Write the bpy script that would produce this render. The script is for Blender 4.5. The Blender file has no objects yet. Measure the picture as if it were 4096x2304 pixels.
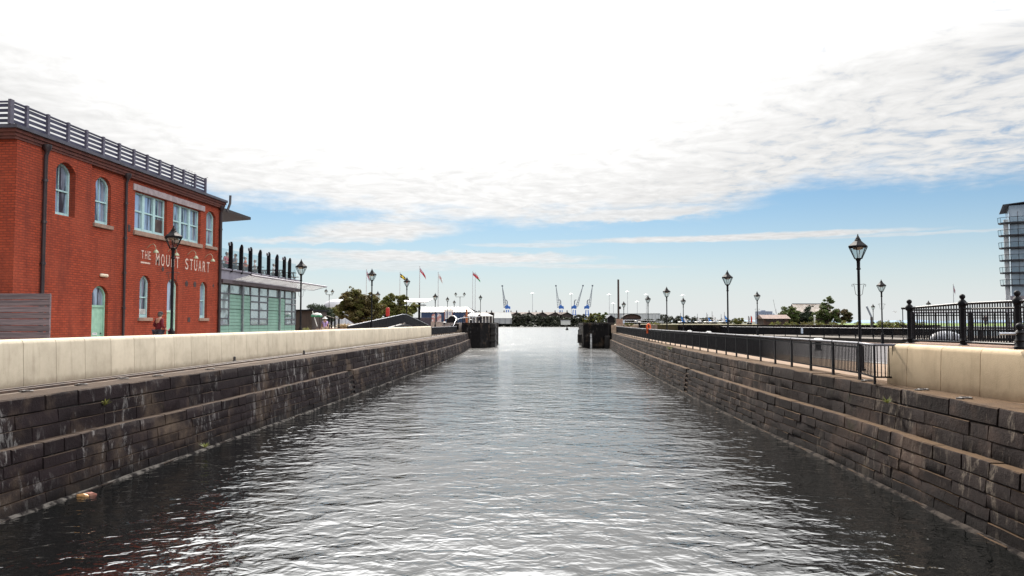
import bpy, math, random
import numpy as np
from mathutils import Vector, Matrix
from mathutils.geometry import tessellate_polygon
R = math.radians
scene = bpy.context.scene
COL = scene.collection

# ---------------------------------------------------------------- camera, sky, sun, exposure
EYE = 4.23                       # eye height above the water (z = 0); the quays are at z = 2.5
PITCH, YAW = R(2.634), R(3.658)
cam_d = bpy.data.cameras.new('camera'); cam = bpy.data.objects.new('camera', cam_d); COL.objects.link(cam)
cam.location = (0, 0, EYE); cam.rotation_euler = (math.pi/2 + PITCH, 0, YAW)
cam_d.sensor_width = 36; cam_d.lens = 36*3000/4096; cam_d.clip_start = .1; cam_d.clip_end = 30000
scene.camera = cam
SUN_AZ, SUN_EL = R(-10), R(40)
SUN_DIR = Vector((math.sin(SUN_AZ)*math.cos(SUN_EL), math.cos(SUN_AZ)*math.cos(SUN_EL), math.sin(SUN_EL)))
sd = bpy.data.lights.new('sun', 'SUN'); sd.energy = 3.1; sd.angle = R(.8); sd.color = (1, .93, .83)
so = bpy.data.objects.new('sun', sd); COL.objects.link(so)
so.rotation_euler = SUN_DIR.to_track_quat('Z', 'Y').to_euler(); so.location = (0, 0, 60)
vs = scene.view_settings
scene.display_settings.display_device = 'sRGB'
vs.view_transform = 'Standard'; vs.look = 'None'; vs.exposure = 1.0; vs.gamma = 1; vs.use_curve_mapping = False
scene.cycles.max_bounces = 8; scene.cycles.glossy_bounces = 3; scene.cycles.transparent_max_bounces = 12
scene.cycles.caustics_reflective = False; scene.cycles.caustics_refractive = False
scene.cycles.sample_clamp_indirect = 6
scene.cycles.use_denoising = True

class NT:
    """small helper round a node tree"""
    def __init__(s, tree): s.t = tree
    def n(s, typ, **kw):
        nd = s.t.nodes.new(typ)
        for k, v in kw.items(): setattr(nd, k, v)
        return nd
    def l(s, a, b): s.t.links.new(a, b)
    def put(s, sock, v):
        if isinstance(v, bpy.types.NodeSocket): s.l(v, sock)
        else: sock.default_value = v
    def m(s, op, a, b=None, c=None, clamp=False):
        nd = s.n('ShaderNodeMath', operation=op); nd.use_clamp = clamp
        s.put(nd.inputs[0], a)
        if b is not None: s.put(nd.inputs[1], b)
        if c is not None: s.put(nd.inputs[2], c)
        return nd.outputs[0]
    def step(s, v, a, b, o0=0., o1=1.):
        nd = s.n('ShaderNodeMapRange', interpolation_type='SMOOTHSTEP')
        s.put(nd.inputs[0], v); s.put(nd.inputs[1], a); s.put(nd.inputs[2], b)
        nd.inputs[3].default_value = o0; nd.inputs[4].default_value = o1
        return nd.outputs[0]
    def xyz(s, x, y, z):
        nd = s.n('ShaderNodeCombineXYZ')
        for i, v in enumerate((x, y, z)): s.put(nd.inputs[i], v)
        return nd.outputs[0]
    def noise(s, vec, scale, detail=4, rough=.55, dist=0, lac=2.):
        nd = s.n('ShaderNodeTexNoise')
        if vec is not None: s.l(vec, nd.inputs['Vector'])
        nd.inputs['Scale'].default_value = scale; nd.inputs['Detail'].default_value = detail
        nd.inputs['Roughness'].default_value = rough; nd.inputs['Distortion'].default_value = dist
        nd.inputs['Lacunarity'].default_value = lac
        return nd.outputs[0]
    def mix(s, f, a, b, mode='MIX'):
        nd = s.n('ShaderNodeMix', data_type='RGBA', blend_type=mode)
        s.put(nd.inputs[0], f)
        for i, v in ((6, a), (7, b)):
            if not isinstance(v, bpy.types.NodeSocket) and len(v) == 3: v = (*v, 1)
            s.put(nd.inputs[i], v)
        return nd.outputs[2]

def build_world():
    w = bpy.data.worlds.new('World'); scene.world = w; w.use_nodes = True
    t = NT(w.node_tree); w.node_tree.nodes.clear()
    out = t.n('ShaderNodeOutputWorld'); bg = t.n('ShaderNodeBackground')
    tc = t.n('ShaderNodeTexCoord'); sp = t.n('ShaderNodeSeparateXYZ'); t.l(tc.outputs['Generated'], sp.inputs[0])
    x, y, z = sp.outputs
    az = t.m('MULTIPLY', t.m('ARCTAN2', x, y), 180/math.pi)
    hor = t.m('SQRT', t.m('ADD', t.m('MULTIPLY', x, x), t.m('MULTIPLY', y, y)))
    el = t.m('MULTIPLY', t.m('ARCTAN2', z, hor), 180/math.pi)
    sky = t.n('ShaderNodeTexSky', sky_type='NISHITA', sun_disc=False, sun_elevation=SUN_EL, sun_rotation=SUN_AZ,
              altitude=0, air_density=1.0, dust_density=.25, ozone_density=1.6)
    sky_c = t.mix(1, sky.outputs[0], (.0275, .038, .0445), 'MULTIPLY')
    # pale band of haze low over the bay
    hz = t.m('POWER', 2.718, t.m('MULTIPLY', t.m('POWER', t.m('DIVIDE', t.m('MAXIMUM', el, 0.), 5.8), 1.7), -1.))
    sky_c = t.mix(t.m('MULTIPLY', hz, .97), sky_c, (.392, .402, .405))
    # flat cloud layer seen in perspective
    zz = t.m('MAXIMUM', t.m('ADD', z, .035), .02)
    pu, pv = t.m('DIVIDE', x, zz), t.m('DIVIDE', y, zz)
    pl = t.xyz(pu, pv, 0.)
    ang = t.xyz(t.m('MULTIPLY', az, .1), t.m('MULTIPLY', el, .36), 0.)
    warp = t.m('SUBTRACT', t.noise(ang, 1.3, 6, .62), .5)
    warp2 = t.m('SUBTRACT', t.noise(ang, 4.5, 5, .6), .5)
    elw = t.m('ADD', el, t.m('ADD', t.m('MULTIPLY', warp, 4.2), t.m('MULTIPLY', warp2, 1.6)))
    fc = t.n('ShaderNodeFloatCurve'); cv = fc.mapping.curves[0]   # lower edge of the cloud sheet against azimuth
    pts = [(0, .46), (.2, .44), (.30, .42), (.40, .385), (.5, .385), (.61, .42), (.66, .455), (.70, .50), (.78, .495), (.88, .455), (1, .50)]
    while len(cv.points) < len(pts): cv.points.new(0, 0)
    for p, q in zip(cv.points, pts): p.location = q
    fc.mapping.update()
    t.l(t.step(az, -45, 45), fc.inputs[1])
    mr = t.n('ShaderNodeMapRange'); t.l(az, mr.inputs[0]); mr.inputs[1].default_value = -45; mr.inputs[2].default_value = 45
    t.l(mr.outputs[0], fc.inputs[1])
    edge = t.m('MULTIPLY', fc.outputs[0], 20.)
    main = t.step(t.m('SUBTRACT', elw, edge), -.9, 1.3)
    # mackerel puffs
    rp = t.noise(pl, 1.5, 2, .5); 
    plw = t.xyz(t.m('ADD', t.m('MULTIPLY', pu, 1.), t.m('MULTIPLY', rp, .5)), t.m('MULTIPLY', pv, .9), 0.)
    puff = t.noise(plw, 7.5, 4, .6, .25)
    big = t.noise(pl, .75, 4, .55)
    away = t.m('SUBTRACT', 1., t.step(az, -20., 42.))          # the sheet thickens to the left
    high = t.step(el, 10., 24.)
    thick = t.m('ADD', t.m('MULTIPLY', away, .70), t.m('ADD', t.m('MULTIPLY', big, .55), t.m('MULTIPLY', high, .30)))
    dens = t.step(t.m('ADD', puff, t.m('MULTIPLY', thick, .75)), .47, .90)
    main = t.m('MULTIPLY', main, t.m('ADD', .22, t.m('MULTIPLY', dens, .78)))
    aaz = t.m('ABSOLUTE', az)                                  # clear at the sides, unseen cloud added again behind for fill light
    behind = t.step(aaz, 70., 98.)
    fill_bank = t.m('MULTIPLY', t.step(az, 70., 98.), t.m('SUBTRACT', 1., t.step(az, 128., 165.)))     # unseen bright cloud bank abeam to the right, added as fill for the facades
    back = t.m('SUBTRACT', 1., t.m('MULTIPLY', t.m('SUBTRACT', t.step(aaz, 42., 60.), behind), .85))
    main = t.m('MULTIPLY', main, back)
    # separate streaks under the sheet: azimuth, elevation, half width, half height, slope, strength
    tot = None
    for a0, e0, wd, h, sl, k in ((-13.4, 6.95, 6.2, .95, .04, 1.), (-17, 6.2, 7, .35, .05, .8), (-8.8, 4.95, 12., .50, -.01, .95), (-15, 4.4, 9, .55, .0, .6),
                                 (12.6, 6.22, 13.5, .27, .004, .95), (5.2, 8.15, 9.6, .55, .035, .95), (-2.6, 5.9, 5., .2, .0, .55),
                                 (0.5, 4.3, 9, .18, -.02, .5), (24., 5.95, 7, .12, .0, .45), (-20, 5.2, 5, .3, .02, .5)):
        da = t.m('SUBTRACT', az, a0)
        de = t.m('SUBTRACT', t.m('SUBTRACT', t.m('ADD', el, t.m('MULTIPLY', warp2, 1.1 if h > .3 else .35)), e0), t.m('MULTIPLY', da, sl))
        q = t.m('ADD', t.m('POWER', t.m('DIVIDE', t.m('ABSOLUTE', da), wd), 2.), t.m('POWER', t.m('DIVIDE', t.m('ABSOLUTE', de), h), 2.))
        b = t.m('MULTIPLY', t.step(t.m('ADD', q, t.m('MULTIPLY', warp, 1.5)), 1.35, .15), k)
        tot = b if tot is None else t.m('MAXIMUM', tot, b)
    cl = t.m('MAXIMUM', main, tot, clamp=True)
    # sunlight scattered forward through the cloud
    vd = t.n('ShaderNodeVectorMath', operation='DOT_PRODUCT'); t.l(tc.outputs['Generated'], vd.inputs[0]); vd.inputs[1].default_value = SUN_DIR
    fw = t.m('POWER', t.m('MAXIMUM', vd.outputs['Value'], 0.), 17.)
    tex = t.m('ADD', .60, t.m('MULTIPLY', t.m('ADD', puff, t.m('MULTIPLY', big, .4)), .58))
    br = t.m('MULTIPLY', t.m('ADD', t.m('ADD', .39, t.m('ADD', t.m('MULTIPLY', fill_bank, 2.1), t.m('MULTIPLY', t.m('MULTIPLY', t.step(el, 17., 30.), t.m('SUBTRACT', 1., t.step(aaz, 32., 60.))), 1.6))), t.m('MULTIPLY', t.m('MULTIPLY', fw, 2.6), t.step(el, 9., 21., .40, 1.))), tex)  # cloud above the frame also brightened, to lift the water's reflection
    cc = t.n('ShaderNodeVectorMath', operation='SCALE'); cc.inputs[0].default_value = (1., .995, .985); t.l(br, cc.inputs['Scale'])
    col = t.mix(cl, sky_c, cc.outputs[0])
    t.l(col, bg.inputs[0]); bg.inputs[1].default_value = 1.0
    t.l(bg.outputs[0], out.inputs[0])
build_world()

# ---------------------------------------------------------------- surveying: from a sighting to a place on a known plane
def ray(px, py):
    x = (px-2048)/3000; u = (1152-py)/3000
    f = math.cos(PITCH)-u*math.sin(PITCH); z = math.sin(PITCH)+u*math.cos(PITCH)
    c, s = math.cos(YAW), math.sin(YAW)
    return x*c-f*s, x*s+f*c, z
def SX(px): return 3000*math.tan(math.atan((px-2048)/3000)-YAW)      # sideways metres per 3000 m of depth
def atz(px, py, z):
    X, Y, Z = ray(px, py); t = (z-EYE)/Z; return X*t, Y*t
def atY(px, py, Yd):
    X, Y, Z = ray(px, py); t = Yd/Y; return X*t, EYE+Z*t
def atX(px, py, Xd):
    X, Y, Z = ray(px, py); t = Xd/X; return Y*t, EYE+Z*t

# ---------------------------------------------------------------- materials
MATS = {}
def mat(name, c, c2=None, rough=.6, metal=0., ns=2., det=5, bump=0., bs=25., ior=1.45, stretch=None, island=0., spec=None, lo=.38, hi=.62):
    """procedural surface: two colours mottled by noise, optional per-piece variation and bump"""
    if name in MATS: return MATS[name]
    m = bpy.data.materials.new(name); m.use_nodes = True; t = NT(m.node_tree)
    b = m.node_tree.nodes['Principled BSDF']
    tc = t.n('ShaderNodeTexCoord'); v = tc.outputs['Object']
    if stretch:
        mp = t.n('ShaderNodeMapping'); t.l(v, mp.inputs[0]); mp.inputs['Scale'].default_value = stretch; v = mp.outputs[0]
    col = None
    if c2 is None: c2 = tuple(k*.8 for k in c)
    col = t.mix(t.step(t.noise(v, ns, det, .6), lo, hi), c, c2)
    if island:
        g = t.n('ShaderNodeNewGeometry')
        col = t.mix(1., col, t.mix(g.outputs['Random Per Island'], (1-island,)*3, (1+island,)*3), 'MULTIPLY')
    t.l(col, b.inputs['Base Color'])
    t.l(t.m('ADD', rough-.08, t.m('MULTIPLY', t.noise(v, ns*2.3, 3), .16)), b.inputs['Roughness'])
    b.inputs['Metallic'].default_value = metal; b.inputs['IOR'].default_value = ior
    if spec is not None: b.inputs['Specular IOR Level'].default_value = spec
    if bump:
        bp = t.n('ShaderNodeBump'); bp.inputs['Strength'].default_value = 1; bp.inputs['Distance'].default_value = bump
        t.l(t.noise(v, bs, 5, .6), bp.inputs['Height']); t.l(bp.outputs[0], b.inputs['Normal'])
    MATS[name] = m
    return m

def glass_mat(name, tint=(.9, .95, .95), f0=.06, rough=.02, k=.35):
    """thin sheet glass: partly mirror, partly see-through"""
    m = bpy.data.materials.new(name); m.use_nodes = True; t = NT(m.node_tree); m.node_tree.nodes.clear()
    o = t.n('ShaderNodeOutputMaterial'); mx = t.n('ShaderNodeMixShader'); tr = t.n('ShaderNodeBsdfTransparent'); gl = t.n('ShaderNodeBsdfGlossy')
    tr.inputs[0].default_value = (*tint, 1); gl.inputs['Roughness'].default_value = rough
    lw = t.n('ShaderNodeLayerWeight'); lw.inputs[0].default_value = .3
    t.l(t.m('ADD', f0, t.m('MULTIPLY', lw.outputs['Facing'], k), clamp=True), mx.inputs[0])
    t.l(tr.outputs[0], mx.inputs[1]); t.l(gl.outputs[0], mx.inputs[2]); t.l(mx.outputs[0], o.inputs[0])
    MATS[name] = m; return m

def parapet_mat(name, c, c2, grime):
    m = bpy.data.materials.new(name); m.use_nodes = True; t = NT(m.node_tree); b = m.node_tree.nodes['Principled BSDF']
    tc = t.n('ShaderNodeTexCoord'); v = tc.outputs['Object']; g = t.n('ShaderNodeNewGeometry'); sp = t.n('ShaderNodeSeparateXYZ'); t.l(v, sp.inputs[0])
    col = t.mix(t.step(t.noise(v, 1.5, 6, .65), .35, .75), c, c2)
    col = t.mix(1., col, t.mix(g.outputs['Random Per Island'], (.90,)*3, (1.06,)*3), 'MULTIPLY')
    mp = t.n('ShaderNodeMapping'); t.l(v, mp.inputs[0]); mp.inputs['Scale'].default_value = (2.6, 2.6, .35)
    col = t.mix(t.step(t.noise(mp.outputs[0], 1.6, 6, .7), .50, .82, 0., .55), col, grime)                                # rain streaks
    low = t.step(t.m('ADD', sp.outputs[2], t.m('MULTIPLY', t.noise(v, 2.2, 5, .7), .4)), .46, .16, 0., .8)
    col = t.mix(low, col, grime)                                                                                             # splash line at the foot
    col = t.mix(t.step(t.noise(v, 24, 4, .7), .62, .75, 0., .35), col, grime)
    t.l(col, b.inputs['Base Color']); b.inputs['Roughness'].default_value = .85; b.inputs['Specular IOR Level'].default_value = .2
    bp = t.n('ShaderNodeBump'); bp.inputs['Distance'].default_value = .006; t.l(t.noise(v, 45, 5, .6), bp.inputs['Height']); t.l(bp.outputs[0], b.inputs['Normal'])
    MATS[name] = m; return m

def stone_mat(name, dark, light, dust, eff=(.34, .32, .31), effk=.5, warm=(.10, .07, .05)):
    m = bpy.data.materials.new(name); m.use_nodes = True; t = NT(m.node_tree)
    b = m.node_tree.nodes['Principled BSDF']
    tc = t.n('ShaderNodeTexCoord'); v = tc.outputs['Object']; g = t.n('ShaderNodeNewGeometry')
    rnd = g.outputs['Random Per Island']
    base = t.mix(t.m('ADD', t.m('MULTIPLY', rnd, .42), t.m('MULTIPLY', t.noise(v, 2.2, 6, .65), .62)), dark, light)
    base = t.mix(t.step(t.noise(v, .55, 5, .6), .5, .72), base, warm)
    mp = t.n('ShaderNodeMapping'); t.l(v, mp.inputs[0]); mp.inputs['Scale'].default_value = (1.6, 1.6, .55)
    e1 = t.step(t.noise(mp.outputs[0], 2.4, 8, .72, .4), .53, .63)
    e2 = t.step(t.noise(v, .33, 3, .5), .43, .58)
    e = t.m('MULTIPLY', t.m('MULTIPLY', e1, e2), effk)
    base = t.mix(e, base, eff)
    fine = t.noise(v, 38, 4, .7)
    base = t.mix(t.step(fine, .3, .7, .0, .45), base, (.012, .011, .011))
    gr = t.m('MULTIPLY', t.step(t.noise(v, .9, 5, .65), .62, .74), .25)
    base = t.mix(gr, base, (.045, .05, .018))
    oz = t.n('ShaderNodeSeparateXYZ'); t.l(v, oz.inputs[0])                       # the tide keeps the foot of the wall wet and dark
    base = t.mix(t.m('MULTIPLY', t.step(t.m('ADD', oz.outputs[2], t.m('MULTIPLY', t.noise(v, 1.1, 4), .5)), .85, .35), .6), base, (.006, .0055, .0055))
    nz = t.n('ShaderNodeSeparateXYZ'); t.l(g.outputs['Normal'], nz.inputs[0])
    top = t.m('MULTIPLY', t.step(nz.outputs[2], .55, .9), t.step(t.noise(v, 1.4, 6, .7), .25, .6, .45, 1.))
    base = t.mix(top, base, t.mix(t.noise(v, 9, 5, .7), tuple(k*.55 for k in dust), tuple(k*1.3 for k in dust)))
    t.l(base, b.inputs['Base Color']); b.inputs['Roughness'].default_value = .9; b.inputs['Specular IOR Level'].default_value = .12
    bp = t.n('ShaderNodeBump'); bp.inputs['Distance'].default_value = .05; bp.inputs['Strength'].default_value = .9
    h = t.m('ADD', t.noise(v, 7, 6, .7), t.m('MULTIPLY', fine, .35)); t.l(h, bp.inputs['Height']); t.l(bp.outputs[0], b.inputs['Normal'])
    MATS[name] = m; return m

def brick_mat(name):
    m = bpy.data.materials.new(name); m.use_nodes = True; t = NT(m.node_tree)
    b = m.node_tree.nodes['Principled BSDF']
    tc = t.n('ShaderNodeTexCoord'); sp = t.n('ShaderNodeSeparateXYZ'); t.l(tc.outputs['Object'], sp.inputs[0])
    uv = t.xyz(t.m('ADD', sp.outputs[0], sp.outputs[1]), sp.outputs[2], 0.)
    br = t.n('ShaderNodeTexBrick'); t.l(uv, br.inputs['Vector'])
    br.inputs['Color1'].default_value = (.325, .060, .031, 1); br.inputs['Color2'].default_value = (.225, .041, .023, 1); br.inputs['Mortar'].default_value = (.15, .038, .026, 1)
    br.inputs['Scale'].default_value = 1; br.inputs['Brick Width'].default_value = .28; br.inputs['Row Height'].default_value = .098
    br.inputs['Mortar Size'].default_value = .017; br.inputs['Mortar Smooth'].default_value = .2; br.inputs['Bias'].default_value = -.1
    v = tc.outputs['Object']
    c = t.mix(t.step(t.noise(v, .55, 6, .65), .35, .7, 0., .6), br.outputs[0], (.29, .068, .040))
    c = t.mix(t.step(t.noise(v, 6, 6, .7), .42, .75, 0., .6), c, (.15, .036, .026))
    mp = t.n('ShaderNodeMapping'); t.l(v, mp.inputs[0]); mp.inputs['Scale'].default_value = (1.8, 1.8, .22)
    c = t.mix(t.step(t.noise(mp.outputs[0], 1.0, 6, .65), .46, .76, 0., .62), c, (.105, .030, .024))
    t.l(c, b.inputs['Base Color']); b.inputs['Roughness'].default_value = .9; b.inputs['Specular IOR Level'].default_value = .06
    bp = t.n('ShaderNodeBump'); bp.inputs['Distance'].default_value = .012; t.l(br.outputs['Fac'], bp.inputs['Height']); bp.invert = True
    t.l(bp.outputs[0], b.inputs['Normal'])
    MATS[name] = m; return m

def water_mat():
    m = bpy.data.materials.new('water'); m.use_nodes = True; t = NT(m.node_tree); b = m.node_tree.nodes['Principled BSDF']
    tc = t.n('ShaderNodeTexCoord'); v = tc.outputs['Object']
    b.inputs['Base Color'].default_value = (.0025, .003, .003, 1); b.inputs['IOR'].default_value = 1.78
    def mp(rz, sc):
        n = t.n('ShaderNodeMapping'); t.l(v, n.inputs[0]); n.inputs['Rotation'].default_value = (0, 0, rz); n.inputs['Scale'].default_value = sc; return n.outputs[0]
    sp = t.n('ShaderNodeSeparateXYZ'); t.l(v, sp.inputs[0])
    calm = t.step(t.noise(mp(R(20), (1, .5, 1)), .16, 3, .5), .3, .7, .55, 1.25)     # gusts
    h = t.m('MULTIPLY', t.noise(mp(R(14), (.75, 1, 1)), .7, 2, .4, .5), .070)
    h = t.m('ADD', h, t.m('MULTIPLY', t.noise(mp(R(-12), (.8, 1, 1)), 2.2, 2, .5, .7), .042))
    h = t.m('ADD', h, t.m('MULTIPLY', t.noise(mp(R(22), (.8, 1, 1)), 6.0, 2, .5, .5), .009))
    bay = t.step(sp.outputs[1], 25., 140.)                                          # rougher out of the shelter of the walls
    t.l(t.m('ADD', .025, t.m('MULTIPLY', bay, .17)), b.inputs['Roughness'])
    h = t.m('MULTIPLY', h, t.m('MULTIPLY', calm, t.m('ADD', t.m('ADD', 1., t.m('MULTIPLY', t.step(sp.outputs[1], 14., 60.), .35)), t.m('MULTIPLY', bay, .35))))
    bp = t.n('ShaderNodeBump'); bp.inputs['Strength'].default_value = 1; bp.inputs['Distance'].default_value = 1.0
    t.l(h, bp.inputs['Height']); t.l(bp.outputs[0], b.inputs['Normal'])
    MATS['water'] = m; return m

# ---------------------------------------------------------------- mesh building
class MB:
    """collects boxes, bars, tubes, lathes and prisms (world coordinates) and links them as ONE mesh object"""
    def __init__(s): s.v = []; s.f = []; s.mi = []
    def add(s, vs, fs, mi=0):
        o = len(s.v); s.v += [tuple(p) for p in vs]; s.f += [tuple(i+o for i in f) for f in fs]; s.mi += [mi]*len(fs); return s
    def box(s, x0, y0, z0, x1, y1, z1, bev=0., mi=0):
        x0, x1 = min(x0, x1), max(x0, x1); y0, y1 = min(y0, y1), max(y0, y1); z0, z1 = min(z0, z1), max(z0, z1)
        if not bev:
            return s.add([(x0, y0, z0), (x1, y0, z0), (x1, y1, z0), (x0, y1, z0), (x0, y0, z1), (x1, y0, z1), (x1, y1, z1), (x0, y1, z1)],
                         [(3, 2, 1, 0), (4, 5, 6, 7), (0, 1, 5, 4), (1, 2, 6, 5), (2, 3, 7, 6), (3, 0, 4, 7)], mi)
        b = min(bev, (x1-x0)*.45, (y1-y0)*.45, (z1-z0)*.45)
        prof = [(b, z0), (0, z0+b), (0, z1-b), (b, z1)]; vs = []; fs = []
        for d, z in prof:
            vs += [(x0+d, y0+b, z), (x0+b, y0+d, z), (x1-b, y0+d, z), (x1-d, y0+b, z), (x1-d, y1-b, z), (x1-b, y1-d, z), (x0+b, y1-d, z), (x0+d, y1-b, z)]
        for k in range(3):
            for i in range(8):
                j = (i+1) % 8; fs.append((k*8+i, k*8+j, k*8+8+j, k*8+8+i))
        fs += [tuple(range(7, -1, -1)), tuple(range(24, 32))]
        return s.add(vs, fs, mi)
    def bar(s, a, b, w, h=None, mi=0, up=(0, 0, 1)):
        """rectangular bar from a to b, w across, h along 'up'"""
        h = h or w; a, b = Vector(a), Vector(b); d = (b-a)
        if d.length < 1e-6: return s
        d.normalize(); u = Vector(up)
        if abs(d.dot(u)) > .98: u = Vector((0, 1, 0))
        sd_ = d.cross(u).normalized(); u = sd_.cross(d)
        o = [sd_*w/2*i+u*h/2*j for i, j in ((-1, -1), (1, -1), (1, 1), (-1, 1))]
        return s.add([a+k for k in o]+[b+k for k in o], [(3, 2, 1, 0), (4, 5, 6, 7), (0, 1, 5, 4), (1, 2, 6, 5), (2, 3, 7, 6), (3, 0, 4, 7)], mi)
    def tube(s, pts, r, n=8, mi=0, caps=True):
        pts = [Vector(p) for p in pts]; rr = r if isinstance(r, (list, tuple)) else [r]*len(pts); vs = []; fs = []; prev = None
        for i, p in enumerate(pts):
            d = (pts[min(i+1, len(pts)-1)]-pts[max(i-1, 0)]).normalized()
            u = prev if prev is not None and abs(prev.dot(d)) < .95 else (Vector((0, 0, 1)) if abs(d.z) < .9 else Vector((1, 0, 0)))
            e1 = (u-d*u.dot(d)).normalized(); e2 = d.cross(e1); prev = e1
            vs += [p+(e1*math.cos(2*math.pi*k/n)+e2*math.sin(2*math.pi*k/n))*rr[i] for k in range(n)]
        for i in range(len(pts)-1):
            for k in range(n): fs.append((i*n+k, i*n+(k+1) % n, (i+1)*n+(k+1) % n, (i+1)*n+k))
        if caps: fs += [tuple(range(n-1, -1, -1)), tuple(range((len(pts)-1)*n, len(pts)*n))]
        return s.add(vs, fs, mi)
    def lathe(s, c, prof, n=12, mi=0, rot=0.):
        """profile of (radius, z) turned round the vertical through c"""
        vs = []; fs = []
        for r, z in prof: vs += [(c[0]+r*math.cos(rot+2*math.pi*k/n), c[1]+r*math.sin(rot+2*math.pi*k/n), c[2]+z) for k in range(n)]
        for i in range(len(prof)-1):
            for k in range(n): fs.append((i*n+k, i*n+(k+1) % n, (i+1)*n+(k+1) % n, (i+1)*n+k))
        if prof[0][0] > 1e-4: fs.append(tuple(range(n-1, -1, -1)))
        if prof[-1][0] > 1e-4: fs.append(tuple(range((len(prof)-1)*n, len(prof)*n)))
        return s.add(vs, fs, mi)
    def prism(s, poly, z0, z1, mi=0):
        """plan polygon (counter-clockwise) raised from z0 to z1"""
        n = len(poly); tri = tessellate_polygon([[Vector((p[0], p[1], 0)) for p in poly]])
        vs = [(p[0], p[1], z0) for p in poly]+[(p[0], p[1], z1) for p in poly]
        fs = [(i, (i+1) % n, n+(i+1) % n, n+i) for i in range(n)]
        area = sum(poly[i][0]*poly[(i+1) % n][1]-poly[(i+1) % n][0]*poly[i][1] for i in range(n))
        for a, b, c in tri:
            P = [poly[a], poly[b], poly[c]]
            if (P[1][0]-P[0][0])*(P[2][1]-P[0][1])-(P[2][0]-P[0][0])*(P[1][1]-P[0][1]) < 0: b, c = c, b
            fs += [(n+a, n+b, n+c), (c, b, a)]
        return s.add(vs, fs, mi)
    def extr(s, poly, fn, d0, d1, mi=0):
        """flat (u, v) polygon given thickness from d0 to d1 through fn(u, v, d)"""
        n = len(poly); tri = tessellate_polygon([[Vector((p[0], p[1], 0)) for p in poly]])
        vs = [fn(p[0], p[1], d0) for p in poly]+[fn(p[0], p[1], d1) for p in poly]
        fs = [(i, (i+1) % n, n+(i+1) % n, n+i) for i in range(n)]+[tuple(t_) for t_ in tri]+[(n+c, n+b, n+a) for a, b, c in tri]
        return s.add(vs, fs, mi)
    def build(s, name, m, parent=None, smooth=None, local=False):
        me = bpy.data.meshes.new(name)
        vs = s.v
        o = bpy.data.objects.new(name, me); COL.objects.link(o)
        if parent is not None:
            o.parent = parent
            if not local:
                l = base_of(parent); vs = [(a-l[0], b-l[1], c-l[2]) for a, b, c in vs]
        elif not local and vs:
            A = np.array(vs); l = (float(A[:, 0].mean()), float(A[:, 1].mean()), float(A[:, 2].min()))
            o.location = l; vs = [(a-l[0], b-l[1], c-l[2]) for a, b, c in vs]
        me.from_pydata(vs, [], s.f)
        ml = m if isinstance(m, (list, tuple)) else [m]
        for k in ml: me.materials.append(k)
        if len(ml) > 1: me.polygons.foreach_set('material_index', s.mi)
        fix_normals(me)
        if smooth:
            me.polygons.foreach_set('use_smooth', [True]*len(me.polygons)); me.set_sharp_from_angle(angle=R(smooth))
        me.update()
        return o
def fix_normals(me):
    import bmesh
    if len(me.polygons) > 60000: return
    bm = bmesh.new(); bm.from_mesh(me); bmesh.ops.recalc_face_normals(bm, faces=bm.faces); bm.to_mesh(me); bm.free()
def base_of(o):
    l = Vector((0, 0, 0))
    while o is not None: l = l+o.location; o = o.parent
    return l
def tag(o, label=None, cat=None, group=None, kind=None):
    if label: o['label'] = label
    if cat: o['category'] = cat
    if group: o['group'] = group
    if kind: o['kind'] = kind
    return o
def thing(name, label, cat, loc, group=None, rz=0.):
    o = bpy.data.objects.new(name, None); COL.objects.link(o); o.location = loc; o.rotation_euler = (0, 0, rz); o.empty_display_size = .3
    return tag(o, label, cat, group)
def dup(root, loc, label, rz=None, sc=None):
    """a copy of a thing with copies of its parts and sub-parts"""
    def cp(o, par):
        c = o.copy(); COL.objects.link(c)
        if par is not None: c.parent = par
        for ch in o.children: cp(ch, c)
        return c
    r = cp(root, None); r.location = loc; r['label'] = label
    if rz is not None: r.rotation_euler = (0, 0, rz)
    if sc is not None: r.scale = (sc,)*3
    return r
def struct(name, mb, m): return tag(mb.build(name, m), kind='structure')
class Path:
    def __init__(s, pts):
        s.p = [Vector((a, b)) for a, b in pts]; s.s = [0.]
        for a, b in zip(s.p, s.p[1:]): s.s.append(s.s[-1]+(b-a).length)
        s.len = s.s[-1]
    def at(s, t):
        t = min(max(t, 0), s.len)
        for i in range(len(s.p)-1):
            if t <= s.s[i+1] or i == len(s.p)-2:
                k = (t-s.s[i])/(s.s[i+1]-s.s[i]); return s.p[i].lerp(s.p[i+1], k)
    def dir(s, t):
        return (s.at(min(t+.6, s.len))-s.at(max(t-.6, 0))).normalized()
    def off(s, t, o):
        """point at arc length t, shifted o to the right-hand side of travel"""
        d = s.dir(t); p = s.at(t); return (p.x+d.y*o, p.y-d.x*o)
    def s_of_y(s, y):
        lo, hi = 0., s.len
        for _ in range(40):
            mid = (lo+hi)/2
            if s.at(mid).y < y: lo = mid
            else: hi = mid
        return lo
def smooth_path(pts, n=6):
    out = []
    P = [pts[0]]+list(pts)+[pts[-1]]
    for i in range(1, len(P)-2):
        p0, p1, p2, p3 = P[i-1], P[i], P[i+1], P[i+2]
        for k in range(n):
            u = k/n
            out.append(tuple(.5*((2*b)+(-a+c)*u+(2*a-5*b+4*c-d)*u*u+(-a+3*b-3*c+d)*u**3) for a, b, c, d in zip(p0, p1, p2, p3)))
    out.append(tuple(pts[-1])); return out

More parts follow.
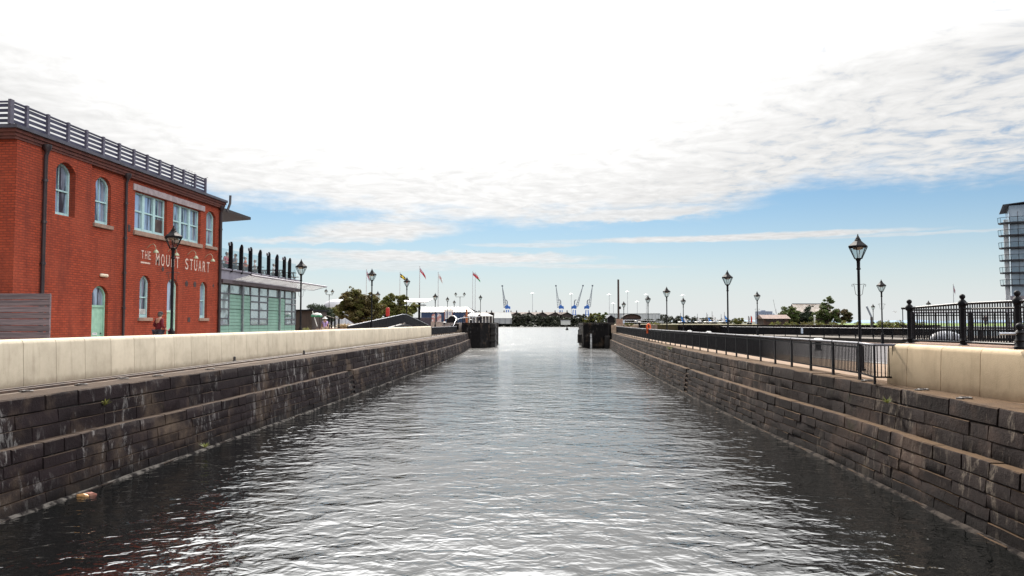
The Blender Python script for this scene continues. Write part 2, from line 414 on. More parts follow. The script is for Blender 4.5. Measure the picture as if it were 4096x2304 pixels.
BLACK = mat('black_paint', (.006, .006, .008), (.011, .010, .012), rough=.55, ns=5, spec=.12)
IRON = mat('worn_iron', (.018, .016, .016), (.04, .03, .027), rough=.6, ns=6, bump=.004, bs=60)
STEEL = mat('galvanised_steel', (.32, .33, .36), (.22, .23, .26), rough=.35, metal=.7, ns=6)
RAILTOP = mat('grey_rail_paint', (.16, .15, .17), (.10, .10, .12), rough=.38, ns=5)
WHITE = mat('white_paint', (.72, .72, .70), (.55, .55, .53), rough=.5, ns=4)
CREAM = parapet_mat('cream_concrete', (.52, .452, .35), (.43, .37, .285), (.235, .19, .14))
CREAM2 = parapet_mat('buff_concrete', (.59, .46, .305), (.49, .375, .245), (.28, .20, .13))
LANTERN = glass_mat('lantern_glass', (.86, .9, .9), .10, .05)
PANE = mat('window_glass', (.36, .44, .57), (.07, .075, .10), rough=.10, ns=1.6, metal=.55, stretch=(2.2, 2.2, .22), lo=.48, hi=.60)
COATED = mat('coated_glass', (.42, .51, .53), (.14, .17, .18), rough=.10, ns=.8, metal=.7, lo=.5, hi=.66)
CLEAR = glass_mat('clear_glass', (.84, .9, .92), .03, k=.14)
AQUA = mat('aqua_paint', (.36, .52, .53), (.30, .45, .46), rough=.5, ns=5)
MINT = mat('mint_paint', (.27, .46, .36), (.22, .39, .30), rough=.5, ns=4)
BRICK = brick_mat('red_brick')
SANDST = mat('sandstone', (.26, .17, .13), (.19, .125, .10), rough=.85, ns=5, bump=.006, bs=40)
# ================================================================ the setting: water, ground, far shore
Q = 2.5          # quay level
PROM = 2.95      # promenade behind the left parapet
L_PTS = [(-12.4, 1), (-12.4, 16), (-12.4, 30), (-12.5, 44), (-12.85, 72), (-13.8, 100), (-15.2, 122), (-15.9, 130)]
R_PTS = [(8.95, 1), (8.9, 15), (8.78, 23), (8.35, 32), (8.05, 43), (7.85, 62), (7.95, 85), (8.3, 108), (8.6, 127)]
LP = Path(smooth_path(L_PTS)); RP = Path(smooth_path(R_PTS))

wb = MB(); W = 9000
wb.add([(-W, -60, 0), (W, -60, 0), (W, W, 0), (-W, W, 0)], [(0, 1, 2, 3)])
wo = wb.build('water', water_mat(), local=True); tag(wo, kind='structure')

PAVE = mat('pavement', (.21, .13, .075), (.16, .105, .066), rough=.9, ns=1.3, bump=.006, bs=30, lo=.3, hi=.7)
PROMM = mat('promenade_paving', (.36, .27, .20), (.29, .22, .17), rough=.9, ns=1.5)
ASPH = mat('asphalt', (.085, .075, .078), (.065, .058, .06), rough=.9, ns=1., bump=.006, bs=60)
GRASS = mat('rough_grass', (.075, .07, .025), (.11, .085, .04), rough=.95, ns=1.2, bump=.08, bs=6)
GREEN = mat('marsh_grass', (.13, .20, .035), (.10, .16, .03), rough=.95, ns=.05)
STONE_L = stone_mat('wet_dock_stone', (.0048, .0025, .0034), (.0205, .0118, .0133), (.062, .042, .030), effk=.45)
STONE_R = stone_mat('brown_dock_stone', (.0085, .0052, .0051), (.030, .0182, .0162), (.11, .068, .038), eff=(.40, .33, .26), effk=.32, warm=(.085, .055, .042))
STONE_D = stone_mat('black_dock_stone', (.0028, .0025, .0032), (.0075, .0065, .0066), (.04, .034, .022), effk=.25)
MORTAR = stone_mat('dock_joint', (.008, .008, .009), (.03, .027, .026), (.1, .08, .06), effk=.85)

def ground(name, poly, z, m, deep=None):
    b = MB(); b.prism(poly, z-(deep or .4), z); return struct(name, b, m)
lcop = [LP.off(t, -.95) for t in np.linspace(0, LP.len, 30)]
g = ground('quay', lcop+[(-17.2, 130), (-14.9, 95), (-14.2, 60), (-13.9, 20), (-13.9, 1)][1:] if False else lcop+[(-15.3, 130.2), (-17.4, 130), (-17.2, 94.5), (-16.0, 94), (-15.6, 55), (-15.1, 35), (-15.1, 1)], Q-.03, mat('quay_dirt', (.12, .085, .06), (.08, .06, .046), rough=.95, ns=1.8, bump=.03, bs=7))
ground('promenade', [(-15.0, 1), (-15.0, 35), (-15.5, 55), (-16.4, 94.2), (-17.3, 94.6), (-17.6, 130), (-17.4, 150), (-17.6, 203), (-25, 215), (-400, 215), (-400, 1)], PROM, PROMM, 2.5)
rcop = [RP.off(t, .95) for t in np.linspace(0, RP.len, 30)]
EDGE = [(13.2, 127.5), (16.5, 100), (21.5, 80), (25.5, 60), (31, 43), (80, 36)]      # near edge of the graving dock
ground('pavement', [(8, 1)] and rcop[::-1]+[(9.9, .9), (80, 1)]+EDGE[::-1], Q-.01, PAVE)
# road with a white line behind the railing
ground('road', [(11.6, 126), (10.6, 90), (10.4, 66), (11.2, 50), (12.4, 38), (14.2, 29), (18, 22), (24, 20), (40, 22), (78, 25), (78, 34), (30.3, 41), (24.7, 60), (20.7, 80), (15.8, 100), (12.9, 126)], Q, ASPH, .3)
kb = MB()
ln = Path(smooth_path([(11.25, 100), (10.95, 66), (11.7, 50), (12.9, 38), (14.7, 29.4), (18.2, 22.8)]))
for i in range(60):
    a, b_ = ln.len*i/60, ln.len*(i+1)/60
    p, q, r_, s_ = ln.off(a, .06), ln.off(a, -.06), ln.off(b_, -.06), ln.off(b_, .06)
    kb.add([(*p, Q+.005), (*q, Q+.005), (*r_, Q+.005), (*s_, Q+.005)], [(0, 1, 2, 3)])
struct('road_marking', kb, mat('road_paint', (.52, .5, .46), (.34, .32, .30), rough=.8, ns=3))
kb = MB()
ep = Path([(x-.45, y-.3) for x, y in EDGE])
for i in range(46):
    a, b_ = ep.len*i/46+.01, ep.len*(i+1)/46-.01
    p, q, r_, s_ = ep.off(a, -.22), ep.off(a, .22), ep.off(b_, .22), ep.off(b_, -.22)
    kb.add([(*k, Q-.1) for k in (p, q, r_, s_)]+[(*k, Q+.13) for k in (p, q, r_, s_)], [(4, 5, 6, 7), (0, 1, 5, 4), (1, 2, 6, 5), (2, 3, 7, 6), (3, 0, 4, 7)])
struct('kerb', kb, SANDST)
# the graving dock: floor and its far stone side
ground('dock_floor', EDGE+[(80, 48), (46, 56), (34, 82), (26.6, 105), (20, 128)], -.6, STONE_D, .3)
FAR = [(20, 133), (26.6, 105), (34, 82), (46, 57), (80, 48)]                          # far edge of the dock
ground('quay_beyond', [(17, 150)]+FAR[:4]+[(60, 54), (62, 97), (51.2, 107.5), (51.2, 215), (17, 152)], Q-.02, mat('dock_yard', (.10, .08, .065), (.065, .055, .045), rough=.9, ns=.6), 4)
RG = 3.86
ground('grass_bank', [(15.5, 121), (20, 117), (30, 113), (38, 110.5), (50, 107), (51, 215), (14, 215), (11, 160)], RG, GRASS, 2)
gb = MB()                                                                                 # the railed terrace behind the buff wall
gb.prism([(9.66, 21.9), (10.25, 17.0), (11.4, 9), (24, 9), (20, 24), (14.4, 30.5), (11.9, 27.0)], Q-.2, 3.5)
struct('raised_terrace', gb, mat('gravel', (.22, .13, .09), (.14, .09, .065), rough=.95, ns=14, bump=.02, bs=60))

# far shore: a low bank, the hills behind it on the right and the salt marsh
def bank(name, x0, x1, y0, depth, h, m, seed, n=80, rough=.6):
    rnd = random.Random(seed); b = MB(); vs = []; fs = []
    for i in range(n+1):
        x = x0+(x1-x0)*i/n
        hh = h*(1+rough*(rnd.random()-.5)); 
        vs += [(x, y0+rnd.uniform(-2, 2), -.5), (x, y0+depth*.12, hh*.55), (x, y0+depth*.5, hh), (x, y0+depth, hh*.9)]
    for i in range(n):
        for k in range(3): fs.append((i*4+k, i*4+4+k, i*4+5+k, i*4+1+k))
    b.add(vs, fs); return struct(name, b, m)
bank('far_shore', -1500, 95, 735, 600, 4.4, mat('bank_earth', (.022, .024, .016), (.014, .016, .013), rough=.95, ns=.03), 3)
bank('far_shore_east', 80, 360, 1000, 900, 5., mat('bank_scrub', (.06, .065, .04), (.04, .045, .035), rough=.95, ns=.02), 4)
bank('salt_marsh', 330, 1500, 900, 700, 2.6, GREEN, 5, rough=.2)
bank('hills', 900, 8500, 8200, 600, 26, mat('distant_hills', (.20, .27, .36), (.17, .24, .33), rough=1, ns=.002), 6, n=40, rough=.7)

# ================================================================ dock walls
def dock_wall(name, P, side, m, seed, niches, label):
    """battered ashlar wall in two tiers with a coping and a ledge; side = +1 when water lies to the right of travel"""
    rnd = random.Random(seed)
    root = thing(name, label, 'dock wall', (P.at(0).x, P.at(0).y, 0))
    def face(z):     # how far the face stands out towards the water at height z
        return .10*(Q-z)/1.05 if z > 1.45 else .38+.14*(1.45-z)/1.45
    def course(mb, z0, z1, back, lmin, lmax, bev, jit, gaps=(), proud=0.):
        t = rnd.uniform(0, .5)
        while t < P.len-.2:
            L = min(rnd.uniform(lmin, lmax), P.len-t)
            a, b = t+.004, t+L-.004; t += L
            hit = [g_ for g_ in gaps if a < g_[1] and b > g_[0]]
            if hit:
                g_ = hit[0]; segs = []
                if a < g_[0]-.15: segs.append((a, g_[0]))
                if b > g_[1]+.15: segs.append((g_[1], b))
            else: segs = [(a, b)]
            for a, b in segs:
                zt = z1+rnd.uniform(-.010, .002); zb = z0+.004
                o0, o1 = face((z0+z1)/2-.15)+proud+rnd.uniform(-jit, jit), face((z0+z1)/2+.1)+proud+rnd.uniform(-jit, jit)
                ns = max(1, int((b-a)/.45)); w0, w1, w2 = rnd.uniform(-jit, jit), rnd.uniform(-jit, jit), rnd.uniform(-.9, .9)*jit; 
                vs = []; fs = []
                for k in range(ns+1):
                    s_ = a+(b-a)*k/ns; e = bev if k in (0, ns) else 0; se = s_+(e if k == 0 else -e)
                    ring = [P.off(s_, -side*back), P.off(s_, side*(o0-bev)), P.off(se, side*o0), P.off(se, side*o1), P.off(s_, side*(o1-bev)), P.off(s_, -side*back)]
                    q_ = rnd.uniform(-1, 1)*jit*.55; zt_ = zt+(s_-a)/(b-a)*w2-abs(rnd.gauss(0, 1))*jit*.35; zb_ = zb+abs(rnd.gauss(0, 1))*jit*.3
                    ring[1:5] = [P.off(s_, side*(o0-bev)), P.off(se, side*(o0+q_)), P.off(se, side*(o1+q_)), P.off(s_, side*(o1-bev))]
                    zz = [zb_, zb_, zb_+bev, zt_-bev, zt_, zt_]
                    vs += [(*p, z) for p, z in zip(ring, zz)]
                for k in range(ns):
                    for i in range(5): fs.append((k*6+i, k*6+6+i, k*6+7+i, k*6+1+i))
                fs += [(0, 1, 2, 3, 4, 5), tuple(ns*6+i for i in (5, 4, 3, 2, 1, 0))]
                mb.add(vs, fs)
    cop = MB(); course(cop, Q-.40, Q, .95, 1.2, 2.5, .032, .012)
    cop.build('coping', m, root, smooth=40)
    up = MB(); course(up, Q-.72, Q-.40, .3, .7, 2.0, .010, .013); course(up, 1.42, Q-.72, .3, .6, 1.7, .010, .013)
    low = MB()
    gaps = [(P.s_of_y(y), P.s_of_y(y)+w) for y, w in niches]
    zs = [1.45, 1.10, .83, .56, .30, .04, -.35]
    for i in range(6):
        course(low, zs[i+1], zs[i], .55 if i == 0 else .3, .55, 1.7, .025 if i == 0 else .010, .012, gaps, .06 if i == 5 else 0)
    up.build('upper_tier', m, root, smooth=40); low.build('lower_tier', m, root, smooth=40)
    core = MB(); N = 120
    for lo_, hi_, d in ((-.8, 1.41, -.035), (1.40, Q-.05, -.035)):
        vs = []; fs = []
        for k in range(N+1):
            s_ = P.len*k/N; f0, f1 = face(lo_ if lo_ > 0 else 0)+d, face(hi_ if hi_ < 1.45 else Q-.1)+d
            if hi_ < 1.45: f1 = face(1.40)+d
            else: f0 = face(1.46)+d
            vs += [(*P.off(s_, side*f0), lo_), (*P.off(s_, side*f1), hi_)]
        for k in range(N): 
            mid = P.len*(k+.5)/N
            fs.append((2*k, 2*k+2, 2*k+3, 2*k+1))
        core.add(vs, fs)
    core.build('joints', MORTAR, root)
    for (g0, g1), (y, w) in zip(gaps, niches):
        if w < .5: continue
        st = MB()
        for k in range(5):
            z = 1.18-.27*k
            pts = [P.off(g0+.02, side*(face(z)-.08)), P.off(g1-.02, side*(face(z)-.08)), P.off(g1-.02, side*(face(z)+.015)), P.off(g0+.02, side*(face(z)+.015))]
            st.add([(*p, z-.10) for p in pts]+[(*p, z) for p in pts], [(0, 1, 2, 3), (7, 6, 5, 4), (0, 1, 5, 4), (1, 2, 6, 5), (2, 3, 7, 6), (3, 0, 4, 7)])
        st.build('ladder_steps', m, root)
    # pale strip where the water laps, foam and glare painted into its colour
    wl = MB(); vs = []; fs = []; N = int(P.len/.35)
    for k in range(N+1):
        s_ = P.len*k/N; w = .09+.05*math.sin(s_*1.7)+rnd.uniform(-.03, .03)
        vs += [(*P.off(s_, side*(face(0)-.05)), .055), (*P.off(s_, side*(face(0)+.5*w)), .05+rnd.uniform(-.008, .008)), (*P.off(s_, side*(face(0)+.055+w*.75)), -.02)]
    for k in range(N):
        for i in range(2): fs.append((k*3+i, k*3+3+i, k*3+4+i, k*3+1+i))
    wl.add(vs, fs); wl.build('waterline_strip', mat('foam_glare' if side > 0 else 'dim_foam_glare', (.012, .010, .010), (.11, .10, .09) if side > 0 else (.055, .046, .04), rough=.92, spec=.05, ns=3.2, det=8, bump=.02, bs=20, lo=.42, hi=.58), root)
    return root
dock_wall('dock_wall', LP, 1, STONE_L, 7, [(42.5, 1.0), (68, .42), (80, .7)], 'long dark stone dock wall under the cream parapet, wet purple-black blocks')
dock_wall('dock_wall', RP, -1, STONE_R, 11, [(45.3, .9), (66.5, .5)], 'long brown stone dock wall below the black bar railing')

# the two lock heads
def lock_head(label, poly, z1, extras):
    root = thing('lock_pier', label, 'lock head', (poly[0][0], poly[0][1], 0))
    b = MB(); c = [Vector(p) for p in poly]; cx = sum((p for p in c), Vector((0, 0)))/len(c)
    rnd = random.Random(5)
    zs = [-.8, .0, .45, .9, 1.4, 1.9, 2.45, 3.0, z1-.42]
    P = Path(poly+[poly[0]])
    for i in range(len(zs)-1):
        t = rnd.random()*.6
        while t < P.len-.1:
            L = min(rnd.uniform(.7, 1.5), P.len-t); a, e = t+.004, t+L-.004; t += L
            p, q = P.at(a), P.at(e); d = (q-p).normalized(); n = Vector((d.y, -d.x)); o = rnd.uniform(-.02, .02)
            pts = [p+n*o, q+n*o, q-n*.3, p-n*.3]
            b.add([(*k, zs[i]+.01) for k in pts]+[(*k, zs[i+1]-.01) for k in pts], [(0, 1, 2, 3), (7, 6, 5, 4), (0, 1, 5, 4), (1, 2, 6, 5), (2, 3, 7, 6), (3, 0, 4, 7)])
    b.build('stonework', STONE_D, root)
    k = MB(); k.prism([tuple(p-(p-cx).normalized()*.04) for p in c], -.8, z1-.43); k.build('core', STONE_D, root)
    k = MB(); k.prism([tuple(p+(p-cx).normalized()*.07) for p in c], z1-.42, z1); k.build('coping', STONE_D, root)
    extras(root); return root
def lex(root):
    b = MB(); b.box(-12.2, 131.3, -.5, -11.35, 134, 4.05, .04); b.box(-12.3, 131.1, .9, -11.25, 134.2, 1.15); b.box(-12.3, 131.1, 2.1, -11.25, 134.2, 2.35); b.box(-12.3, 131.1, 3.3, -11.25, 134.2, 3.6)
    b.build('fender_timber', mat('tarred_timber', (.014, .012, .012), (.03, .026, .024), rough=.7, ns=3), root)
LH = lock_head('dark stone lock head with a timbered corner, on the left of the canal mouth', [(-16.6, 126.5), (-13.6, 127.6), (-12.3, 130.5), (-12.3, 150), (-17.5, 150)], 4.2, lex)
def rex(root):
    b = MB(); b.box(5.02, 126.25, -.3, 5.32, 126.4, 2.35, .02); b.build('depth_gauge', mat('gauge_white', (.62, .62, .62), (.22, .22, .23), rough=.6, ns=6, stretch=(.3, .3, 1.8)), root)
    b = MB(); b.box(7.45, 125.6, -.5, 8.35, 126.6, 2.0, .05); b.build('fender_timber', MATS['tarred_timber'], root)
RH = lock_head('dark stone lock head with a white depth gauge, on the right of the canal mouth', [(3.9, 126.5), (8.0, 126.6), (9.2, 129), (10, 150), (3.7, 150)], 4.16, rex)
b = MB()
for i in range(5):
    b.box(3.05, 129+i*.8, .9+.5*i-.5*i, 3.72, 129.15+i*.8, 2.2)
b.tube([(3.2, 128.8, 1.1), (3.2, 128.8, 3.0), (3.7, 128.8, 3.3)], .05); b.tube([(3.2, 132.3, 1.1), (3.2, 132.3, 3.0)], .05); b.box(3.0, 128.7, .75, 3.75, 132.5, .95)
tag(b.build('landing_stage', IRON), 'small rusty ladder stage on the seaward side of the gauge pier', 'landing stage')
b = MB()
b.prism([(8.6, 127.2), (13.2, 127.2), (15.5, 121), (11, 160), (9.5, 160)], 1.5, RG-.05); struct('lock_apron', b, mat('apron_stone', (.34, .25, .19), (.22, .17, .13), rough=.9, ns=1.5))

# ================================================================ parapets
def parapet(name, P, side, z0, z1, th, seg, m, label, first=0.):
    root = thing(name, label, 'parapet', (P.at(0).x, P.at(0).y, z0))
    b = MB(); t = first-seg
    prof = [(.02, z0-.05), (.0, z0+.05), (.045, z1-.13), (.075, z1-.05), (.13, z1-.012), (.2, z1), (th-.1, z1), (th-.03, z1-.03), (th, z1-.1), (th, z0-.05)]
    while t < P.len:
        a, e = max(t, 0)+.010, min(t+seg, P.len)-.010; t += seg
        if e-a < .1: continue
        vs = []; n = len(prof)
        for s_ in (a, e): vs += [(*P.off(s_, -side*o), z) for o, z in prof]
        b.add(vs, [(i, i+1, n+i+1, n+i) for i in range(n-1)]+[tuple(range(n)), tuple(range(2*n-1, n-1, -1))])
    b.build('panels', m, root, smooth=50)
    k = MB(); N = 60; vs = []
    for i in range(N+1):
        s_ = .03+(P.len-.06)*i/N
        vs += [(*P.off(s_, -side*.07), z0-.05), (*P.off(s_, -side*.1), z1-.09), (*P.off(s_, -side*.2), z1-.03), (*P.off(s_, -side*(th-.1)), z1-.03), (*P.off(s_, -side*(th-.03)), z0-.05)]
    k.add(vs, [(i*5+j, i*5+5+j, i*5+6+j, i*5+1+j) for i in range(N) for j in range(4)])
    k.build('joint_filler', mat('joint_grime', (.05, .04, .035), (.16, .13, .10), rough=.9, ns=2), root)
    return root
parapet('parapet_wall', Path(smooth_path([(-14.68, 2), (-14.68, 20), (-14.7, 35), (-15.05, 55), (-15.6, 75), (-16.2, 94)])), 1, Q, 3.77, .42, 1.34, CREAM, 'long cream concrete parapet wall in front of the red brick building', first=.35)
CP = Path([(11.95, 5), (11.0, 10.5), (9.95, 16.8), (9.22, 21.95)])
parapet('parapet_wall', CP, -1, Q, 3.63, .46, 1.42, CREAM2, 'short buff concrete parapet wall below the ornate black railing', first=.62)

# old crane rail set in the left quay
b = MB(); n = 70; rp = Path(smooth_path([(-13.95, 2), (-13.95, 30), (-14.2, 50), (-14.75, 75), (-15.4, 96), (-15.9, 124)]))
for o0, o1, z0, z1 in ((-.05, .05, Q-.1, Q+.06), (.09, .22, Q-.1, Q+.035)):
    vs = []
    for i in range(n+1):
        s_ = rp.len*i/n; vs += [(*rp.off(s_, o0), z0), (*rp.off(s_, o0), z1), (*rp.off(s_, o1), z1), (*rp.off(s_, o1), z0)]
    b.add(vs, [(i*4+j, i*4+4+j, i*4+5+j, i*4+1+j) for i in range(n) for j in range(3)])
tag(b.build('crane_rail', mat('rusty_rail', (.035, .022, .018), (.07, .042, .03), rough=.6, ns=4)), 'rusty old crane rail running along the left quay edge', 'rail')

# ================================================================ railings
def bar_railing(label, P, z, spacing, group=None, h=1.1, nb=17, bar=.026, cat='railing', zf=None, topm=RAILTOP):
    """municipal railing: flat posts, round handrail, panels of upright bars"""
    zf = zf or (lambda s_: z)
    root = thing('bar_railing', label, cat, (P.at(0).x, P.at(0).y, z), group)
    n = max(1, round(P.len/spacing)); step = P.len/n
    hr = MB(); m_ = max(n*2, 8)
    hr.tube([(*P.at(P.len*i/m_), zf(P.len*i/m_)+h) for i in range(m_+1)], .04, 8); hr.build('handrail', topm, root, smooth=60)
    for i in range(n+1):
        s_ = i*step; p = P.at(s_); d = P.dir(s_); zz = zf(s_)
        q = MB(); q.bar((*(p), zz), (*(p), zz+h-.03), .055, .12, up=(d.x, d.y, 0)); q.lathe((p.x, p.y, zz+h-.02), [(.05, 0), (.055, .03), (.03, .065), (0, .075)], 8)
        q.box(p.x-.06, p.y-.06, zz, p.x+.06, p.y+.06, zz+.012); q.build('post', BLACK, root)
        if i == n: break
        q = MB(); a, b_ = s_+.07, s_+step-.07
        for k in range(nb):
            u = a+(b_-a)*(k+.5)/nb; w = P.at(u); zz = zf(u)
            q.bar((*w, zz+.2), (*w, zz+h-.04), bar, bar)
        for zz_ in (.2, h-.12): q.bar((*P.at(a), zf(a)+zz_), (*P.at(b_), zf(b_)+zz_), .03, .045)
        for u in (a-.03, b_+.03):
            for zz_ in (.3, h-.25):
                w = P.at(u); q.box(w.x-.035, w.y-.02, zf(u)+zz_, w.x+.035, w.y+.02, zf(u)+zz_+.03)
        q.build('bar_panel', BLACK, root)
    return root
bar_railing('long black bar railing with grey handrail along the right dock edge', Path(smooth_path([(9.08, 23.5), (9.0, 32), (8.85, 41), (8.55, 52), (8.35, 65), (8.5, 90), (9.0, 121)])), Q, 2.15)
b = thing('bar_railing', 'short bar railing return between the lamp and the buff wall end', 'railing', (8.78, 21.7, Q))
q = MB(); q.tube([(9.08, 23.45, Q+1.1), (8.80, 21.72, Q+1.1), (9.45, 21.72, Q+1.1)], .035, 8); q.build('handrail', RAILTOP, b, smooth=60)
q = MB()
for k in range(6): q.bar((8.88+.105*k, 21.72, Q+.2), (8.88+.105*k, 21.72, Q+1.08), .022)
for k in range(8): q.bar((9.06-.26*k/8, 23.3-1.5*k/8, Q+.2), (9.06-.26*k/8, 23.3-1.5*k/8, Q+1.08), .022)
q.bar((9.08, 23.4, Q+.2), (8.8, 21.72, Q+.2), .03, .045); q.bar((8.8, 21.72, Q+.2), (9.45, 21.72, Q+.2), .03, .045); q.bar((8.80, 21.72, Q), (8.80, 21.72, Q+1.1), .05)
q.build('bar_panel', BLACK, b)
bar_railing('black bar railing with grey handrail along the far side of the graving dock', Path(smooth_path([(18.8, 138), (26.5, 105.6), (33.8, 82.7), (45.6, 58), (58, 54)])), Q, 2.6, nb=19, bar=.05)
bar_railing('black bar railing between the cream parapet and the left lock steps', Path([(-16.25, 94.4), (-16.3, 108), (-16.7, 121)]), Q, 2.1, nb=16, bar=.07)
def hump(s_):
    u = s_/34.; return (PROM-.12)+1.18*max(0., min(1., (u/.56 if u < .56 else (1-u)/.40 if u > .60 else 1.)))
hp = Path(smooth_path([(-17.2, 60), (-16.9, 70), (-16.65, 79), (-16.6, 94)]))
bar_railing('black humped bridge railing with shiny handrail behind the cream parapet', hp, PROM, 3.1, nb=22, bar=.085, zf=hump, topm=STEEL)
b = MB(); vs = []
for i in range(21):
    s_ = hp.len*i/20; zz = hump(s_)+.06
    vs += [(*hp.off(s_, .12), PROM-.3), (*hp.off(s_, .12), zz), (*hp.off(s_, -3.2), zz), (*hp.off(s_, -3.2), PROM-.3)]
b.add(vs, [(i*4+j, i*4+4+j, i*4+5+j, i*4+1+j) for i in range(20) for j in range(3)]+[(0, 1, 2, 3), (83, 82, 81, 80)])
tag(b.build('footbridge', mat('navy_steel', (.004, .004, .007), (.007, .007, .011), rough=.7, ns=2)), 'dark humped footbridge deck behind the humped railing', 'footbridge')
b = thing('stair_handrail', 'sloping steel handrail climbing the steps of the left lock head', 'handrail', (-17.2, 122, Q))
q = MB(); q.tube([(-17.4, 121.6, 3.6), (-17.15, 123.5, 4.7), (-16.4, 126, 5.0), (-14.2, 133, 5.3)], .05, 8); q.build('rail', STEEL, b, smooth=60)
for x, y, z in ((-17.15, 123.5, 4.7), (-16.4, 126, 5.0), (-15.3, 129.5, 5.15), (-14.2, 133, 5.3)): q = MB(); q.bar((x, y, 2.6), (x, y, z), .08); q.build('stanchion', BLACK, b)
b = MB()
for i in range(6): b.box(-21.5, 112+i*2.2, PROM-.2, -17.6, 130, PROM+.02+.2*(i+1))
tag(b.build('steps', mat('step_stone', (.24, .20, .18), (.12, .10, .10), rough=.9, ns=2)), 'broad stone steps rising to the left lock head', 'steps')

# ornate railing on the raised terrace
TR = thing('ornate_railing', 'heavy black ornate railing with ball-topped posts behind the buff wall', 'railing', (12.8, 27.5, 3.5))
posts = [(SX(p_)/3000*y_, y_, z_) for p_, y_, z_ in ((3637, 27.5, 4.76), (3850, 25.0, 4.855), (4070, 22.4, 4.86), (4310, 19.9, 4.86))]
for x, y, zt in posts:
    q = MB()
    q.lathe((x, y, 3.46), [(.16, 0), (.16, .05), (.10, .08), (.10, .16), (.125, .19), (.09, .24), (.08, .3), (.08, zt-3.46-.12), (.125, zt-3.46-.08), (.135, zt-3.46), (.10, zt-3.46+.07), (.06, zt-3.46+.11), (.05, zt-3.46+.13)]+[(.088*math.sin(R(a)), zt-3.46+.205-.088*math.cos(R(a))) for a in range(25, 181, 20)], 16)
    q.build('post', BLACK, TR, smooth=35)
for (x0, y0, z0), (x1, y1, z1) in zip(posts, posts[1:]):
    d = Vector((x1-x0, y1-y0)).normalized(); a = Vector((x0, y0))+d*.09; e = Vector((x1, y1))-d*.09
    q = MB(); q.tube([(*a, z0-.02), (*e, z1-.02)], .042, 10); q.build('top_rail', mat('glossy_black', (.008, .008, .010), (.012, .012, .014), rough=.4, spec=.25, ns=4), TR, smooth=60)
    q = MB(); q.tube([(*a, 4.67), (*e, 4.65)], .032, 8); q.tube([(*a, 3.6), (*e, 3.6)], .04, 10); q.build('lower_rails', MATS['glossy_black'], TR, smooth=60)
    q = MB()
    for k in range(20):
        u = (k+.5)/20; w = a.lerp(e, u); q.tube([(*w, 3.6), (*w, z0+(z1-z0)*u-.03)], .021, 6)
    q.build('bars', BLACK, TR, smooth=60)
q = MB(); q.tube([(posts[0][0]-.10, 27.85, 4.74), (posts[0][0], 27.5, 4.74)], .042, 8); q.tube([(posts[0][0]-.10, 27.85, 3.6), (posts[0][0], 27.5, 3.6)], .04, 8); q.tube([(posts[0][0]-.10, 27.8, 3.6), (posts[0][0]-.10, 27.8, 4.74)], .016, 6); q.build('rail_ends', BLACK, TR, smooth=60)
BX = SX(4076)/3000*17.45
b = thing('low_bollard_post', 'stubby black cast post with side bars standing on the buff wall', 'post', (BX, 17.45, 3.6))
q = MB(); q.box(BX-.16, 17.3, 3.6, BX+.16, 17.6, 3.64); q.lathe((BX, 17.45, 3.64), [(.12, 0), (.12, .05), (.09, .09), (.085, .16), (.11, .19), (.085, .23), (.08, .33), (.11, .36), (.08, .40), (.05, .43)]+[(.085*math.sin(R(a)), .50-.085*math.cos(R(a))) for a in range(35, 181, 24)], 14); q.build('column', BLACK, b, smooth=35)
q = MB(); q.tube([(BX-.45, 17.45, 3.98), (BX, 17.45, 3.98), (BX+.9, 17.3, 3.98)], .03, 8); q.tube([(BX, 17.45, 3.75), (BX+.9, 17.3, 3.75)], .03, 8); q.build('side_bars', STEEL, b, smooth=60)
bar_railing('plain black railing seen through the ornate railing', Path([(15.0, 33), (19, 31.2), (25, 30)]), 3.3, 2.0, nb=9, bar=.03, h=1.35)
# ================================================================ the red brick building
FX = -20.0
BB = thing('brick_building', 'two-storey red brick pub with white painted lettering and a slatted roof rail', 'building', (-22, 36, PROM))
def fac(u, v, d): return (FX-d, u, v)                    # facade plane: u along the canal, v up, d into the wall
Y0, _ = atX(47, 900, FX); Y1, _ = atX(884, 1000, FX); EAVE = 11.40
def arch(y0, y1, z0, zt, rise):
    n = 12; w = (y1-y0)/2; c = (y0+y1)/2; r = (w*w+rise*rise)/(2*rise); zc = zt-r; a = math.asin(w/r)
    return [(y0, z0), (y1, z0)]+[(c+r*math.sin(a-2*a*k/n), zc+r*math.cos(a-2*a*k/n)) for k in range(n+1)]
def shrink(poly, k):
    u0, u1 = min(p[0] for p in poly), max(p[0] for p in poly); v0, v1 = min(p[1] for p in poly), max(p[1] for p in poly)
    cu, cv = (u0+u1)/2, (v0+v1)/2; su, sv = 1-2*k/(u1-u0), 1-2*k/(v1-v0)
    return [(cu+(u-cu)*su, cv+(v-cv)*sv) for u, v in poly]
def ring(mb, outer, inner, fn, d0, d1, mi=0):
    n = len(outer); vs = [fn(*p, d0) for p in outer]+[fn(*p, d0) for p in inner]+[fn(*p, d1) for p in outer]+[fn(*p, d1) for p in inner]; fs = []
    for i in range(n):
        j = (i+1) % n; fs += [(i, j, n+j, n+i), (2*n+i, 3*n+i, 3*n+j, 2*n+j), (i, 2*n+i, 2*n+j, j), (n+i, n+j, 3*n+j, 3*n+i)]
    mb.add(vs, fs, mi)
def opening(px0, px1, py_sill, px_pk, py_pk, sill=True):
    y0, z0 = atX(px0, py_sill, FX); y1, _ = atX(px1, 1000, FX); _, zt = atX(px_pk, py_pk, FX); return y0, y1, z0, zt
holes = []
